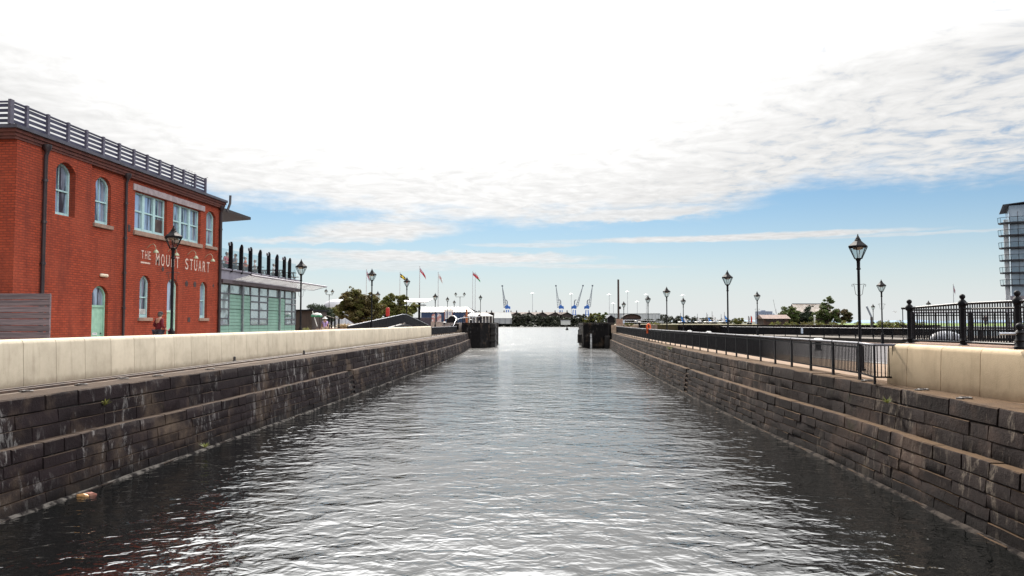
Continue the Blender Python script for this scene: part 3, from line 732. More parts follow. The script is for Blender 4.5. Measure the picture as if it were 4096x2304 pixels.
def facade_wall(u0, u1, v0, v1, hs, dout, name):
    b = MB(); outer = [(u0, v0), (u1, v0), (u1, v1), (u0, v1)]
    polys = [[Vector((*p, 0)) for p in outer]]+[[Vector((*p, 0)) for p in h[::-1]] for h in hs]
    flat = [p for pl in polys for p in pl]
    b.add([fac(p.x, p.y, dout) for p in flat], [tuple(t_) for t_ in tessellate_polygon(polys)])
    for h in hs:
        n = len(h); b.add([fac(*p, dout) for p in h]+[fac(*p, .26) for p in h], [(i, (i+1) % n, n+(i+1) % n, n+i) for i in range(n)])
    return b
def sash(y0, y1, z0, zt, rise, mid=.52, vert=1, name='window', fcol=None, sill=True, sillm=None, label=None):
    poly = arch(y0, y1, z0, zt, rise) if rise else [(y0, z0), (y1, z0), (y1, zt), (y0, zt)]
    holes.append(poly)
    b = MB(); b.extr(shrink(poly, .03), fac, .235, .255); win = b.build(name, PANE, BB)
    if label: win['label'] = label
    f = MB(); ring(f, shrink(poly, -.005), shrink(poly, .075), fac, .15, .25)
    zm = z0+(zt-z0)*(1-mid); f.box(FX-.235, y0+.05, zm-.03, FX-.17, y1-.05, zm+.03); f.box(FX-.23, y0+.05, z0+.02, FX-.16, y1-.05, z0+.15)
    for k in range(vert): f.box(FX-.232, y0+(y1-y0)*(k+1)/(vert+1)-.013, z0+.1, FX-.20, y0+(y1-y0)*(k+1)/(vert+1)+.013, zt-.06)
    f.build('frame', fcol or AQUA, win)
    if sill:
        s_ = MB(); s_.box(FX-.14, y0-.13, z0-.17, FX+.10, y1+.13, z0-.004, .015); s_.build('sill', sillm or SANDST, win)
    return win
for a in ((209.6, 284.5, 855, 247, 648), (378.6, 438.5, 891, 404, 705), (823.5, 860, 981, 841, 844)):
    y0, y1, z0, zt = opening(*a); sash(y0, y1, z0, zt, .34*(y1-y0)/1.3 if a[0] > 800 else .36)
for a in ((556, 605, 1270, 578, 1101), (798, 832, 1272, 814, 1127)):
    y0, y1, z0, zt = opening(*a); w_ = sash(y0, y1, z0, zt, .34)
    if a[0] < 600:
        g = MB(); n = 8
        for k in range(n): g.box(FX-.17, y0+.1+(y1-y0-.2)*(k+.2)/n, z0+.17, FX-.155, y0+.1+(y1-y0-.2)*(k+.6)/n, z0+.42)
        g.build('vent_grille', WHITE, w_)
# the two wide triple sashes under one lintel
YA0, ZT = atX(541, 763, FX); YA1, _ = atX(667, 900, FX); _, ZB = atX(541, 921, FX)
YB0, _ = atX(692, 900, FX); YB1, _ = atX(802, 900, FX)
for y0, y1, op in ((YA0, YA1, True), (YB0, YB1, False)):
    poly = [(y0, ZB), (y1, ZB), (y1, ZT), (y0, ZT)]; holes.append(poly)
    b = MB(); b.extr(shrink(poly, .03), fac, .235, .255); win = b.build('window', PANE, BB)
    f = MB(); ring(f, shrink(poly, -.005), shrink(poly, .08), fac, .15, .25); w3 = (y1-y0)/3
    for k in (1, 2): f.box(FX-.24, y0+w3*k-.10, ZB+.05, FX-.14, y0+w3*k+.10, ZT-.05)
    for k in range(3):
        zm = ZB+(ZT-ZB)*.52; f.box(FX-.235, y0+w3*k+.08, zm-.035, FX-.165, y0+w3*(k+1)-.08, zm+.035); f.box(FX-.235, y0+w3*k+.05, ZB+.03, FX-.155, y0+w3*(k+1)-.05, ZB+.16)
        if not op or k == 2: f.box(FX-.236, y0+w3*(k+.5)-.012, ZB+.1, FX-.21, y0+w3*(k+.5)+.012, ZT-.05)
    f.build('frame', AQUA, win)
    if op:
        g = MB(); g.box(FX-.25, y0+w3*2+.11, ZB+.17, FX-.20, y1-.09, ZB+(ZT-ZB)*.44); g.build('open_sash_gap', mat('room_shade', (.045, .03, .03), (.09, .07, .06), rough=.9, ns=2), win)  # dark box, the shade inside the open sash put into its colour
    s_ = MB(); s_.box(FX-.14, y0-.12, ZB-.22, FX+.11, y1+.12, ZB-.004, .015); s_.build('sill', SANDST, win)
yl0, zl = atX(533, 737, FX); yl1, _ = atX(817, 830, FX)
b = MB(); b.box(FX-.1, yl0, ZT+.02, FX+.06, (yl0+yl1)/2-.01, ZT+.32, .01); b.box(FX-.1, (yl0+yl1)/2+.01, ZT+.02, FX+.06, yl1, ZT+.32, .01)
b.build('lintel', mat('grey_stone', (.30, .25, .26), (.22, .18, .19), rough=.85, ns=3), BB)
# doors
for (px0, px1, pxk, pyk), glazed in (((368, 432, 399, 1142), False), ((668, 712, 690, 1114), True)):
    y0, _ = atX(px0, 1200, FX); y1, _ = atX(px1, 1200, FX); _, zt = atX(pxk, pyk, FX)
    poly = arch(y0, y1, PROM-.1, zt, .36); holes.append(poly)
    zf = zt-(.95 if not glazed else 1.75)
    b = MB(); b.box(FX-.25, y0+.05, PROM, FX-.20, y1-.05, zf); h_ = zf-PROM; wd = y1-y0
    for k in (0, 1):
        ya = y0+.16+k*(wd/2-.05); yb = ya+wd/2-.24
        for za, zb in ((PROM+.15, PROM+h_*.36), (PROM+h_*.44, zf-.14)): 
            b.box(FX-.21, ya, za, FX-.188, yb, zb, .012)
    d_ = b.build('door', MINT, BB)
    f = MB(); ring(f, shrink(poly, -.005), shrink(poly, .07), fac, .14, .25); f.box(FX-.25, y0+.05, zf, FX-.15, y1-.05, zf+.10); f.build('frame', mat('pale_mint', (.42, .58, .50), (.36, .52, .45), rough=.5, ns=4) if glazed else MINT, d_)
    fan = MB(); fan.extr([p for p in shrink(poly, .04) if p[1] > zf+.05]+[(y0+.05, zf+.05), (y1-.05, zf+.05)][0:2] if True else poly, fac, .21, .23); fan.build('fanlight', PANE, d_)
    if not glazed:
        s_ = MB(); s_.box(FX-.188, y0+wd*.32, PROM+h_*.385, FX-.18, y0+wd*.60, PROM+h_*.43); s_.build('door_notice', WHITE, d_)
        n_ = MB()
        for k in range(5): n_.box(FX-.1815, y0+wd*(.35+.045*k), PROM+h_*.40, FX-.1775, y0+wd*(.375+.045*k), PROM+h_*.418)
        n_.build('notice_lettering', mat('blue_ink', (.05, .10, .25), rough=.5), d_)
        s_ = MB(); s_.lathe((FX-.17, y1-.2, PROM+h_*.40), [(.03, 0), (.035, .03), (0, .06)], 8); s_.build('handle', IRON, d_)
YB, _ = atX(349, 1000, FX)
hsA = [h for h in holes if h[0][0] < YB]; hsB = [h for h in holes if h[0][0] >= YB]
wall = facade_wall(YB+.001, Y1, PROM-.3, EAVE, hsB, 0, 'wall')
wl2 = facade_wall(Y0, YB, PROM-.3, EAVE, hsA, -.11, 'wall'); wall.add(wl2.v, wl2.f)
wall.add([fac(YB, z, d) for z, d in ((PROM-.3, 0), (PROM-.3, -.11), (EAVE, -.11), (EAVE, 0))], [(0, 1, 2, 3)])
wall.add([fac(Y0, PROM-.3, -.11), fac(Y0, EAVE, -.11), fac(Y0, EAVE, 12), fac(Y0, PROM-.3, 12)], [(0, 1, 2, 3)])
wall.add([fac(Y1, PROM-.3, 0), fac(Y1, EAVE, 0), fac(Y1, EAVE, 12), fac(Y1, PROM-.3, 12)], [(0, 1, 2, 3)])
wall.add([fac(Y0, PROM-.3, 12), fac(Y0, EAVE, 12), fac(Y1, EAVE, 12), fac(Y1, PROM-.3, 12)], [(0, 1, 2, 3)])
wall.build('wall', BRICK, BB)
DARKBR = mat('dark_red_brick', (.10, .03, .022), (.07, .022, .018), rough=.85, ns=3, bump=.01, bs=20)  # dark red brick of the cornice
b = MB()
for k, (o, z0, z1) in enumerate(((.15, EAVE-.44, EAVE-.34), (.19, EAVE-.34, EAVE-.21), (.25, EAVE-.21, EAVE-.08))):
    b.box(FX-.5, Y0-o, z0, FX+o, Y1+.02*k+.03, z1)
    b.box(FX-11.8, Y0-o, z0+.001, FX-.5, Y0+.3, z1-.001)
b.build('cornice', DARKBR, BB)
SLATE = mat('slate_grey', (.055, .055, .075), (.04, .04, .055), rough=.7, ns=2)
b = MB(); b.box(FX-12, Y0-.34, EAVE-.08, FX+.34, Y1+.06, EAVE+.05); b.build('roof', SLATE, BB)
# slatted roof rail
rt = MB(); RX = FX+.02; ze = EAVE+.05; zt = 12.33
ry0 = Y0-.2; _yr, _ = atX(823, 740, RX); ry1 = _yr
SLAT = mat('violet_grey_slat', (.034, .033, .068), (.026, .026, .050), rough=.6, ns=2)
RL = MB()
for k in range(4): RL.box(RX-.03, ry0, ze+.10+k*.188, RX+.0, ry1, ze+.10+k*.188+.115); RL.box(RX-10, ry0-.015, ze+.10+k*.188, RX-.03, ry0+.015, ze+.10+k*.188+.115)
RL.box(RX-.05, ry0, zt-.05, RX+.04, ry1, zt); RL.box(RX-10, ry0-.04, zt-.05, RX-.05, ry0+.04, zt)
rail = RL.build('roof_rail', SLAT, BB)
pp = [34, 98, 184, 266, 340, 408, 473, 532, 586, 637, 687, 733, 779, 821]
for k, p in enumerate(pp):
    y, _ = atX(p, 600, RX); w_ = .19 if k == 0 else .12
    q = MB(); q.box(RX+.001, y-w_/2, ze, RX+.10, y+w_/2, zt+.02); q.build('rail_post', mat('grey_post', (.085, .08, .115), (.065, .06, .085), rough=.6, ns=3), rail)
# rainwater pipes
PIPE = mat('oxblood_black_pipe', (.020, .014, .018), (.03, .02, .022), rough=.4, ns=4)
for px, w_, d_ in ((163, .075, .13), (501, .06, .02), (882, .085, .02)):
    y, _ = atX(px, 900, FX+.1); q = MB(); x = FX+.1+d_
    q.tube([(x, y, PROM), (x, y, EAVE-.75), (x+.06, y, EAVE-.6)], w_, 10); q.lathe((x+.04, y, EAVE-.62), [(w_, 0), (.16, .16), (.17, .3)], 8)
    for k in range(5): q.lathe((x, y, PROM+.3+k*1.6), [(w_+.025, 0), (w_+.025, .09)], 10)
    q.build('drainpipe', PIPE, BB, smooth=50)
q = MB(); y, _ = atX(884, 900, FX); q.tube([(FX+.3, y+.12, EAVE-.6), (FX+.32, y+.25, EAVE-.35), (FX+.34, y+.42, EAVE-.05), (FX+.34, y+.44, EAVE+.42)], .07, 8); q.build('vent_pipe', PIPE, BB, smooth=50)
# lettering
def text_mesh(body, size):
    cu = bpy.data.curves.new('t', 'FONT'); cu.body = body; cu.size = size; cu.extrude = .006; cu.space_character = 1.0; cu.offset = .004
    o = bpy.data.objects.new('t', cu); COL.objects.link(o); dg = bpy.context.evaluated_depsgraph_get(); me = bpy.data.meshes.new_from_object(o.evaluated_get(dg))
    v = [tuple(p.co) for p in me.vertices]; f = [tuple(p.vertices) for p in me.polygons]
    bpy.data.objects.remove(o); bpy.data.curves.remove(cu); bpy.data.meshes.remove(me); return v, f
L = MB()
def letters(word, ya, yb, zb, zt_):
    step = (yb-ya)/len(word)
    for k, ch in enumerate(word):
        if ch == ' ': continue
        v, f = text_mesh(ch, 1.); x0, x1 = min(p[0] for p in v), max(p[0] for p in v); h0, h1 = min(p[1] for p in v), max(p[1] for p in v)
        wd = step*.66 if ch != 'I' else step*.2
        L.add([(FX+.012+p[2]*.5, ya+k*step+step*.1+(p[0]-x0)/(x1-x0)*wd, zb+(p[1]-h0)/(h1-h0)*(zt_-zb)) for p in v], f)
ya, z1_ = atX(564, 1000, FX); yb, _ = atX(606, 1000, FX); _, z0_ = atX(564, 1034, FX); letters('THE', ya, yb, z0_, z1_)
_, zu = atX(564, 1048, FX); L.box(FX, ya, zu-.05, FX+.014, yb-.12, zu+.03)
ya, z1_ = atX(621, 1012, FX); yb, _ = atX(842, 1000, FX); _, z0_ = atX(621, 1060, FX); letters('MOUNT STUART', ya, yb, z0_, z1_)
L.build('painted_lettering', mat('chalk_paint', (.50, .38, .33), (.30, .12, .09), rough=.8, ns=9, det=7, lo=.46, hi=.72), BB)
for px, py in ((623, 1003), (706, 1015), (783, 1027), (850, 1039)):
    y, z = atX(px, py, FX+.45); q = MB(); yc = y
    q.tube([(FX, yc, z+.12), (FX+.18, yc, z+.30), (FX+.34, yc, z+.33), (FX+.44, yc, z+.22), (FX+.46, yc, z+.06)], .012, 6)
    w_ = q.build('sign_lamp', mat('olive_enamel', (.34, .36, .24), (.26, .28, .19), rough=.35, ns=4), BB, smooth=60)
    q = MB(); q.lathe((FX+.46, yc, z-.1), [(.125, 0), (.118, .05), (.075, .11), (.035, .15), (0, .17)], 14); q.build('shade', MATS['olive_enamel'], w_, smooth=60)
y, z = atX(411, 1102, FX); q = MB(); q.box(FX, y-.27, z-.07, FX+.12, y+.27, z+.07, .04); q.build('bulkhead_light', mat('cream_plastic', (.66, .55, .42), rough=.4), BB)
for px, py, r_ in ((651, 1076, .12), (746, 1135, .16), (779, 1138, .16), (853, 1143, .09)):
    y, z = atX(px, py, FX); q = MB(); q.add([(FX+.012, y+r_*math.cos(a), z+r_*math.sin(a)) for a in np.linspace(0, 2*math.pi, 16, endpoint=False)]+[(FX-.02, y+r_*math.cos(a), z+r_*math.sin(a)) for a in np.linspace(0, 2*math.pi, 16, endpoint=False)], [tuple(range(16))]+[(i, (i+1) % 16, 16+(i+1) % 16, 16+i) for i in range(16)])
    for k in range(3): q.box(FX+.012, y-r_*.8, z-r_*.5+k*r_*.45, FX+.022, y+r_*.8, z-r_*.45+k*r_*.45)
    q.build('round_vent', mat('vent_dark', (.06, .035, .035), (.04, .025, .025), rough=.8), BB)
y, z = atX(755, 1279, FX); q = MB(); q.box(FX, y-.14, z-.12, FX+.012, y+.14, z+.12)
for k in range(4): q.box(FX+.012, y-.14, z-.1+k*.055, FX+.022, y+.14, z-.075+k*.055)
q.build('air_brick', MATS['vent_dark'], BB)
y, z = atX(516, 912, FX); q = MB(); q.box(FX, y-.1, z-.16, FX+.012, y+.1, z+.16)
for k in range(5): q.box(FX+.012, y-.1, z-.14+k*.06, FX+.02, y+.1, z-.11+k*.06)
q.build('air_brick', MATS['vent_dark'], BB)
# television aerial behind the rail
y, z = atX(768, 705, FX-.6); q = MB(); x = FX-.6
q.tube([(x, y, EAVE), (x, y, z-.1)], .022, 6); q.tube([(x-.2, y-.3, z-.45), (x+.5, y+.9, z+.1)], .012, 5)
for k in range(4):
    for dz in (-.42, .12):
        q.tube([(x-.1, y-.55+.34*k, z+dz-.16), (x-.1, y-.48+.34*k, z+dz+.22)], .008, 4)
for dz in (-.5, -.3, .0, .3): q.tube([(x-.1, y-.55, z+dz), (x-.1, y+.5, z+dz-.02)], .007, 4)
q.build('tv_aerial', IRON, BB)
# broad dark eaves of the taller roof behind
b = MB(); b.prism([(-20.15, Y1+.1), (-20.2, 47.7), (-27, 50.5), (-27, Y1+.1)], 10.95, 11.12); b.build('overhanging_roof', mat('dark_soffit', (.014, .009, .010), (.010, .007, .008), rough=.7), BB)

b = thing('timber_screen', 'weathered horizontal plank screen at the near end of the brick building', 'screen', (-19, 24.9, PROM))
q = MB()
for k in range(10):
    z = PROM+.08+k*.222; q.box(-22.5, 24.86, z, -17.6, 24.92, z+.205, .008)
q.build('planks', mat('weathered_planks', (.17, .135, .145), (.10, .08, .09), rough=.85, ns=2, stretch=(.5, 6, 9), island=.18), b)
for x in (-22.2, -19.9, -17.72):
    q = MB(); q.box(x-.05, 24.93, PROM, x+.05, 25.03, 5.2); q.build('post', MATS['weathered_planks'], b)

# ================================================================ glazed pavilion beyond the brick building
PX = -20.3; PV = thing('glass_pavilion', 'green clad glass pavilion with a roof terrace behind tall black fins', 'building', (-24, 50, PROM))
PY0 = Y1+.25; PY1, PZT = atX(1183, 1168, PX); ZG = PZT
def pf(u, v, d): return (PX-d, u, v)
b = MB(); b.box(PX-9, PY0, PROM-.2, PX-.25, PY1, ZG+.02); b.build('wall', mat('dark_interior', (.05, .06, .06), (.08, .08, .08), rough=.7, ns=.8), PV)
GREENCL = mat('green_cladding', (.16, .285, .235), (.13, .24, .195), rough=.45, ns=1.5, island=.06)
# bays along the facade from the sightings of the uprights
us = [atX(p, 1200, PX)[0] for p in (888, 918, 967, 1002, 1038, 1073, 1116, 1140, 1169, 1183)]
us[0] = PY0; kinds = 'wppwwppwx'
zr = [PROM, atX(1000, 1288, PX)[1], atX(1000, 1233, PX)[1], atX(1000, 1178, PX)[1], ZG]
zr = [PROM, 4.05, 5.05, 6.0, ZG]
def panel(y0, y1, z0, z1, kind):
    if kind == 'p':
        q = MB(); n = max(2, round((z1-z0)/.2)); h = (z1-z0)/n
        for k in range(n): q.add([pf(y0+.02, z0+k*h+.008, .0), pf(y1-.02, z0+k*h+.008, .0), pf(y1-.02, z0+(k+1)*h-.004, .03), pf(y0+.02, z0+(k+1)*h-.004, .03), pf(y0+.02, z0+k*h, .06), pf(y1-.02, z0+k*h, .06), pf(y1-.02, z0+(k+1)*h, .06), pf(y0+.02, z0+(k+1)*h, .06)], [(0, 1, 2, 3), (4, 5, 1, 0), (3, 2, 6, 7)])
        q.build('cladding_panel', GREENCL, PV)
    else:
        q = MB(); q.box(PX-.06, y0+.03, z0+.03, PX-.03, y1-.03, z1-.03); w_ = q.build('window', COATED, PV)
        f = MB(); ring(f, [(y0+.01, z0+.01), (y1-.01, z0+.01), (y1-.01, z1-.01), (y0+.01, z1-.01)], [(y0+.06, z0+.05), (y1-.06, z0+.05), (y1-.06, z1-.05), (y0+.06, z1-.05)], pf, -.02, .05); f.build('frame', mat('grey_frame', (.12, .13, .15), (.09, .10, .12), rough=.45, ns=3), w_)
for i, k in enumerate(kinds):
    y0, y1 = us[i], us[i+1]
    panel(y0, y1, zr[3], zr[4], 'w')
    panel(y0, y1, zr[0], zr[1], 'p')
    if k == 'p': panel(y0, y1, zr[1], zr[2], 'p'); panel(y0, y1, zr[2]+.03, zr[3]-.03, 'p')
    else: panel(y0, y1, zr[1], zr[1]+.42, 'w'); panel(y0, y1, zr[1]+.42, zr[2], 'w'); panel(y0, y1, zr[2], zr[3]-.4, 'w'); panel(y0, y1, zr[3]-.4, zr[3], 'w')
for u in (us[2], us[6]):
    q = MB(); q.box(PX, u-.05, PROM, PX+.12, u+.05, ZG+.3); q.build('mullion', STEEL, PV)
VIO = mat('violet_grey_metal', (.20, .185, .22), (.16, .145, .18), rough=.45, ns=2)
b = MB(); b.box(PX-9, PY0, ZG+.02, PX+.35, PY1+.35, ZG+.24); b.build('eaves_beam', mat('dark_beam', (.075, .055, .065), (.055, .042, .05), rough=.5, ns=2), PV)
DK = 7.42
b = MB(); b.box(PX-9, PY0, ZG+.241, PX+.02, PY1+.2, DK); b.box(PX-.2, PY0, DK, PX+.12, PY1+.6, DK+.1); b.build('parapet', VIO, PV)
# brise-soleil with oval perforations
b = MB(); ca, cb = (PX+.35, ZG+.22), (PX+1.5, 7.08); cy0, cy1 = 44.6, 59.4
for k in range(6):
    t = k/5; x = ca[0]+(cb[0]-ca[0])*t; z = ca[1]+(cb[1]-ca[1])*t
    b.bar((x, cy0, z), (x, cy1, z), .045 if k in (0, 5) else .022, .014)
for k in range(41):
    y = cy0+(cy1-cy0)*k/40; w_ = .10 if k % 10 == 0 else .03; b.bar((ca[0], y, ca[1]), (cb[0], y, cb[1]), w_, .014)
b.tube([(cb[0], cy0, cb[1]+.03), (cb[0], cy1, cb[1]+.03)], .06, 8)
c_ = b.build('sun_canopy', VIO, PV)
q = MB(); q.add([(ca[0], cy0, ca[1]+.04), (cb[0], cy0, cb[1]+.04), (cb[0], cy1, cb[1]+.04), (ca[0], cy1, ca[1]+.04)], [(0, 1, 2, 3)])
mm = bpy.data.materials.new('milky_acrylic'); mm.use_nodes = True; t = NT(mm.node_tree); mm.node_tree.nodes.clear()
o = t.n('ShaderNodeOutputMaterial'); a_ = t.n('ShaderNodeBsdfTranslucent'); d_ = t.n('ShaderNodeBsdfTransparent'); mx = t.n('ShaderNodeMixShader'); a_.inputs[0].default_value = (.46, .46, .45, 1); mx.inputs[0].default_value = .6
t.l(d_.outputs[0], mx.inputs[1]); t.l(a_.outputs[0], mx.inputs[2]); t.l(mx.outputs[0], o.inputs[0])
q.build('panel', mm, c_)
# black fins and glass balustrade of the terrace
fins = [atX(p, 1050, PX)[0] for p in (922, 964, 1001, 1039, 1074, 1107, 1137, 1158)]
for k, y in enumerate(fins):
    q = MB(); zt = 9.22-.02*k
    q.extr([(-.17, DK-.1), (.05, DK-.1), (.05, zt-.28), (-.06, zt), (-.12, zt), (-.17, zt-.14)], lambda u, v, d: (PX-u-.05, y+d, v), -.065, .065)
    fo = q.build('terrace_fin', BLACK, PV)
    if k % 2 == 0:
        q = MB(); q.box(PX-.12, y-.13, zt-.26, PX+.04, y-.064, zt-.05, .02); q.lathe((PX-.04, y-.10, zt-.15), [(.05, 0), (.07, .05), (0, .09)], 8); q.build('spot_lamp', STEEL, fo)
for a, e in zip([PY0+.1]+fins, fins+[PY1+.1]):
    if e-a < .2: continue
    q = MB(); q.box(PX-.01, a+.1, DK+.1, PX+.005, e-.1, 8.72); q.build('balustrade_glass', CLEAR, PV)
for y in (fins[3]+.5, fins[5]+1.1):
    q = MB(); q.box(PX-4.6, y-.06, DK, PX-4.45, y+.06, 8.85); q.build('rear_post', STEEL, PV)

# ================================================================ street lamps
def lantern(par, x, y, z, s=1.):
    """hexagonal copper-hooded lantern standing on z"""
    rt = 0.
    q = MB(); q.lathe((x, y, z+.43*s), [(.345*s, 0), (.34*s, .035*s), (.22*s, .13*s), (.13*s, .21*s), (.105*s, .25*s), (.115*s, .265*s), (.085*s, .28*s), (.07*s, .33*s), (.04*s, .36*s), (.045*s, .38*s), (.02*s, .40*s), (.028*s, .425*s), (.005*s, .47*s)], 6, rot=rt)
    q.build('lantern_roof', mat('bronze_black', (.014, .010, .011), (.009, .008, .009), rough=.62, ns=4, spec=.2), par, local=True)
    q = MB()
    for k in range(6):
        a = rt+k*math.pi/3; q.bar((x+.135*s*math.cos(a), y+.135*s*math.sin(a), z), (x+.335*s*math.cos(a), y+.335*s*math.sin(a), z+.43*s), .022*s)
    q.lathe((x, y, z-.02*s), [(.14*s, 0), (.155*s, .02*s), (.135*s, .035*s)], 6, rot=rt); q.lathe((x, y, z+.40*s), [(.335*s, 0), (.345*s, .03*s), (.30*s, .03*s), (.30*s, 0)], 6, rot=rt)
    q.build('lantern_frame', BLACK, par, local=True)
    q = MB(); q.lathe((x, y, z+.015*s), [(.127*s, 0), (.318*s, .405*s)], 6, rot=rt); q.f = q.f[:6]; q.mi = q.mi[:6]; q.build('lantern_glass', LANTERN, par, local=True)
    q = MB(); q.lathe((x, y, z+.34*s), [(.05*s, -.03*s), (.17*s, 0), (.19*s, .06*s)], 10); q.build('lamp_tray', mat('lamp_tray', (.45, .36, .26), (.35, .28, .2), rough=.5), par, local=True)
def column(par, h, bracket=True, base=.87):
    q = MB(); q.box(-.12, -.12, 0, .12, .12, .06); q.box(-.095, -.095, .06, .095, .095, base, .012); q.lathe((0, 0, base), [(.09, 0), (.07, .05), (.052, .1), (.047, h-base-.42), (.075, h-base-.40), (.075, h-base-.36), (.058, h-base-.34), (.062, h-base-.1), (.085, h-base-.06), (.10, h-base)], 12)
    q.build('column', BLACK, par, smooth=40, local=True)
    if bracket:
        q = MB()
        for sg in (-1, 1):
            q.tube([(sg*.05, 0, h-1.35), (sg*.12, 0, h-1.30), (sg*.15, 0, h-1.1), (sg*.17, 0, h-.98), (sg*.21, 0, h-.93), (sg*.25, 0, h-.96), (sg*.24, 0, h-1.02), (sg*.21, 0, h-1.0)], .009, 5)
            q.tube([(sg*.05, 0, h-.95), (sg*.19, 0, h-.93)], .009, 5)
        q.build('basket_bracket', IRON, par, local=True)
def make_lamp(label, loc, bracket, sc=1., group='heritage street lamps'):
    r = thing('street_lamp', label, 'street lamp', loc, group); column(r, 4.06, bracket); lantern(r, 0, 0, 4.06); r.scale = (sc,)*3; return r
lampA = make_lamp('black street lamp with scroll brackets standing inside the corner of the bar railing', (SX(3437)/3000*28, 28.0, Q), True)
lampP = make_lamp('black street lamp farthest along the bar railing, nearest to the tall bare pole', (SX(2495)/3000*114, 114, Q), False)
def lamp(px, Y, z, sc, label, br=False):
    X = SX(px)/3000*Y
    dup(lampA if br else lampP, (X, Y, z), label, sc=sc, rz=random.Random(px).uniform(-.15, .15))
lamp(2911, 46.8, Q, 1., 'black street lamp behind the bar railing in front of the brown shed', False)
lamp(2667, 68, Q, 1., 'black street lamp behind the bar railing, between the orange lifebuoy and the blue sails')
lamp(2592, 89, Q, 1., 'black street lamp directly above the orange lifebuoy')
lamp(3527, 57.7, Q, 1., 'black street lamp with scroll brackets just left of the ornate railing', True)
lamp(3029, 78.8, Q, 1., 'black street lamp with brackets standing at the dock edge before the brown shed', True)
lamp(2733, 97, Q, 1., 'short-looking black street lamp right beside the blue and white sail pair')
lamp(3492, 112, 2.48, .9, 'tiny far street lamp left of the slanting crane arm at the marsh')
lamp(3714, 95, 2.48, .9, 'street lamp whose hood peeps over the ornate railing')
lamp(688, 30.2, PROM, 1.077, 'large black street lamp in front of the pub lettering', True)
lamp(1203, 46.3, PROM, 1.066, 'black street lamp at the far end of the glass pavilion', True)
lamp(1487, 66, 3.25, 1.17, 'black street lamp in front of the biggest tree, beside the British flag')
lamp(1627, 84, 3.75, 1.14, 'black street lamp rising behind the crest of the humped bridge railing')
lamp(1741, 105, PROM, 1.10, 'black street lamp standing by the end of the cream parapet')
lamp(1790, 143, 4.0, 1.05, 'black street lamp in front of the red framed notice board')
lamp(1817, 165, 4.0, 1.05, 'small black street lamp beside the black arched hut')
lamp(1922, 131, 4.2, .99, 'lone black street lamp on top of the left lock head')
lamp(1511, 130, PROM, 1.38, 'street lamp head peeping over the two brown trees')
def twin(label, loc, rz, h, sc):
    r = thing('twin_street_lamp', label, 'street lamp', loc, 'twin lantern lamps', rz); r.scale = (sc,)*3
    column(r, h, False); q = MB(); q.tube([(-.95, 0, h+.2), (-.95, 0, h-.02), (.95, 0, h-.02), (.95, 0, h+.2)], .045, 8); q.tube([(0, 0, h-.1), (0, 0, h+.05)], .06, 8); q.build('cross_arm', BLACK, r, local=True)
    lantern(r, -.95, 0, h+.2, .95); lantern(r, .95, 0, h+.2, .95)
twin('twin lantern lamp with both lanterns spread wide, beside the wooden post', (-24.1, 180, 3.4), 0, 6.4, 1.1)
twin('twin lantern lamp seen almost end-on beside the grey domed roof', (-42.2, 135, PROM), R(72), 6.2, 1.03)
# ================================================================ plants
def leaf_mat(name, c1, c2, c3, tr=.22):
    m = bpy.data.materials.new(name); m.use_nodes = True; t = NT(m.node_tree); b = m.node_tree.nodes['Principled BSDF']
    g = t.n('ShaderNodeNewGeometry'); tc = t.n('ShaderNodeTexCoord')
    c = t.mix(g.outputs['Random Per Island'], c1, c2); c = t.mix(t.step(t.noise(tc.outputs['Object'], 1.1, 3), .45, .65), c, c3)
    t.l(c, b.inputs['Base Color']); b.inputs['Roughness'].default_value = .6; b.inputs['Specular IOR Level'].default_value = .25
    o = m.node_tree.nodes['Material Output']; tl = t.n('ShaderNodeBsdfTranslucent'); mx = t.n('ShaderNodeMixShader'); mx.inputs[0].default_value = tr
    t.l(c, tl.inputs[0]); t.l(b.outputs[0], mx.inputs[1]); t.l(tl.outputs[0], mx.inputs[2]); t.l(mx.outputs[0], o.inputs[0]); return m
LF_DARK = leaf_mat('dark_evergreen_leaf', (.022, .034, .02), (.045, .062, .032), (.03, .045, .026))
LF_BRN = leaf_mat('bronze_leaf', (.075, .058, .026), (.14, .11, .036), (.12, .125, .034), .3)
LF_OLV = leaf_mat('olive_leaf', (.085, .098, .026), (.165, .17, .04), (.13, .11, .04), .32)
LF_GRN = leaf_mat('green_leaf', (.06, .092, .03), (.12, .16, .05), (.085, .085, .034), .3)
LF_YEL = leaf_mat('yellow_green_leaf', (.10, .12, .025), (.17, .17, .05), (.13, .11, .04), .3)
LF_STRAW = leaf_mat('straw_blade', (.30, .22, .12), (.42, .32, .18), (.24, .17, .09), .25)
LF_FAR = leaf_mat('far_wood_leaf', (.022, .026, .024), (.042, .047, .032), (.05, .056, .022), .1)
BARK = mat('bark', (.035, .026, .02), (.055, .042, .032), rough=.9, ns=5, bump=.02, bs=20)
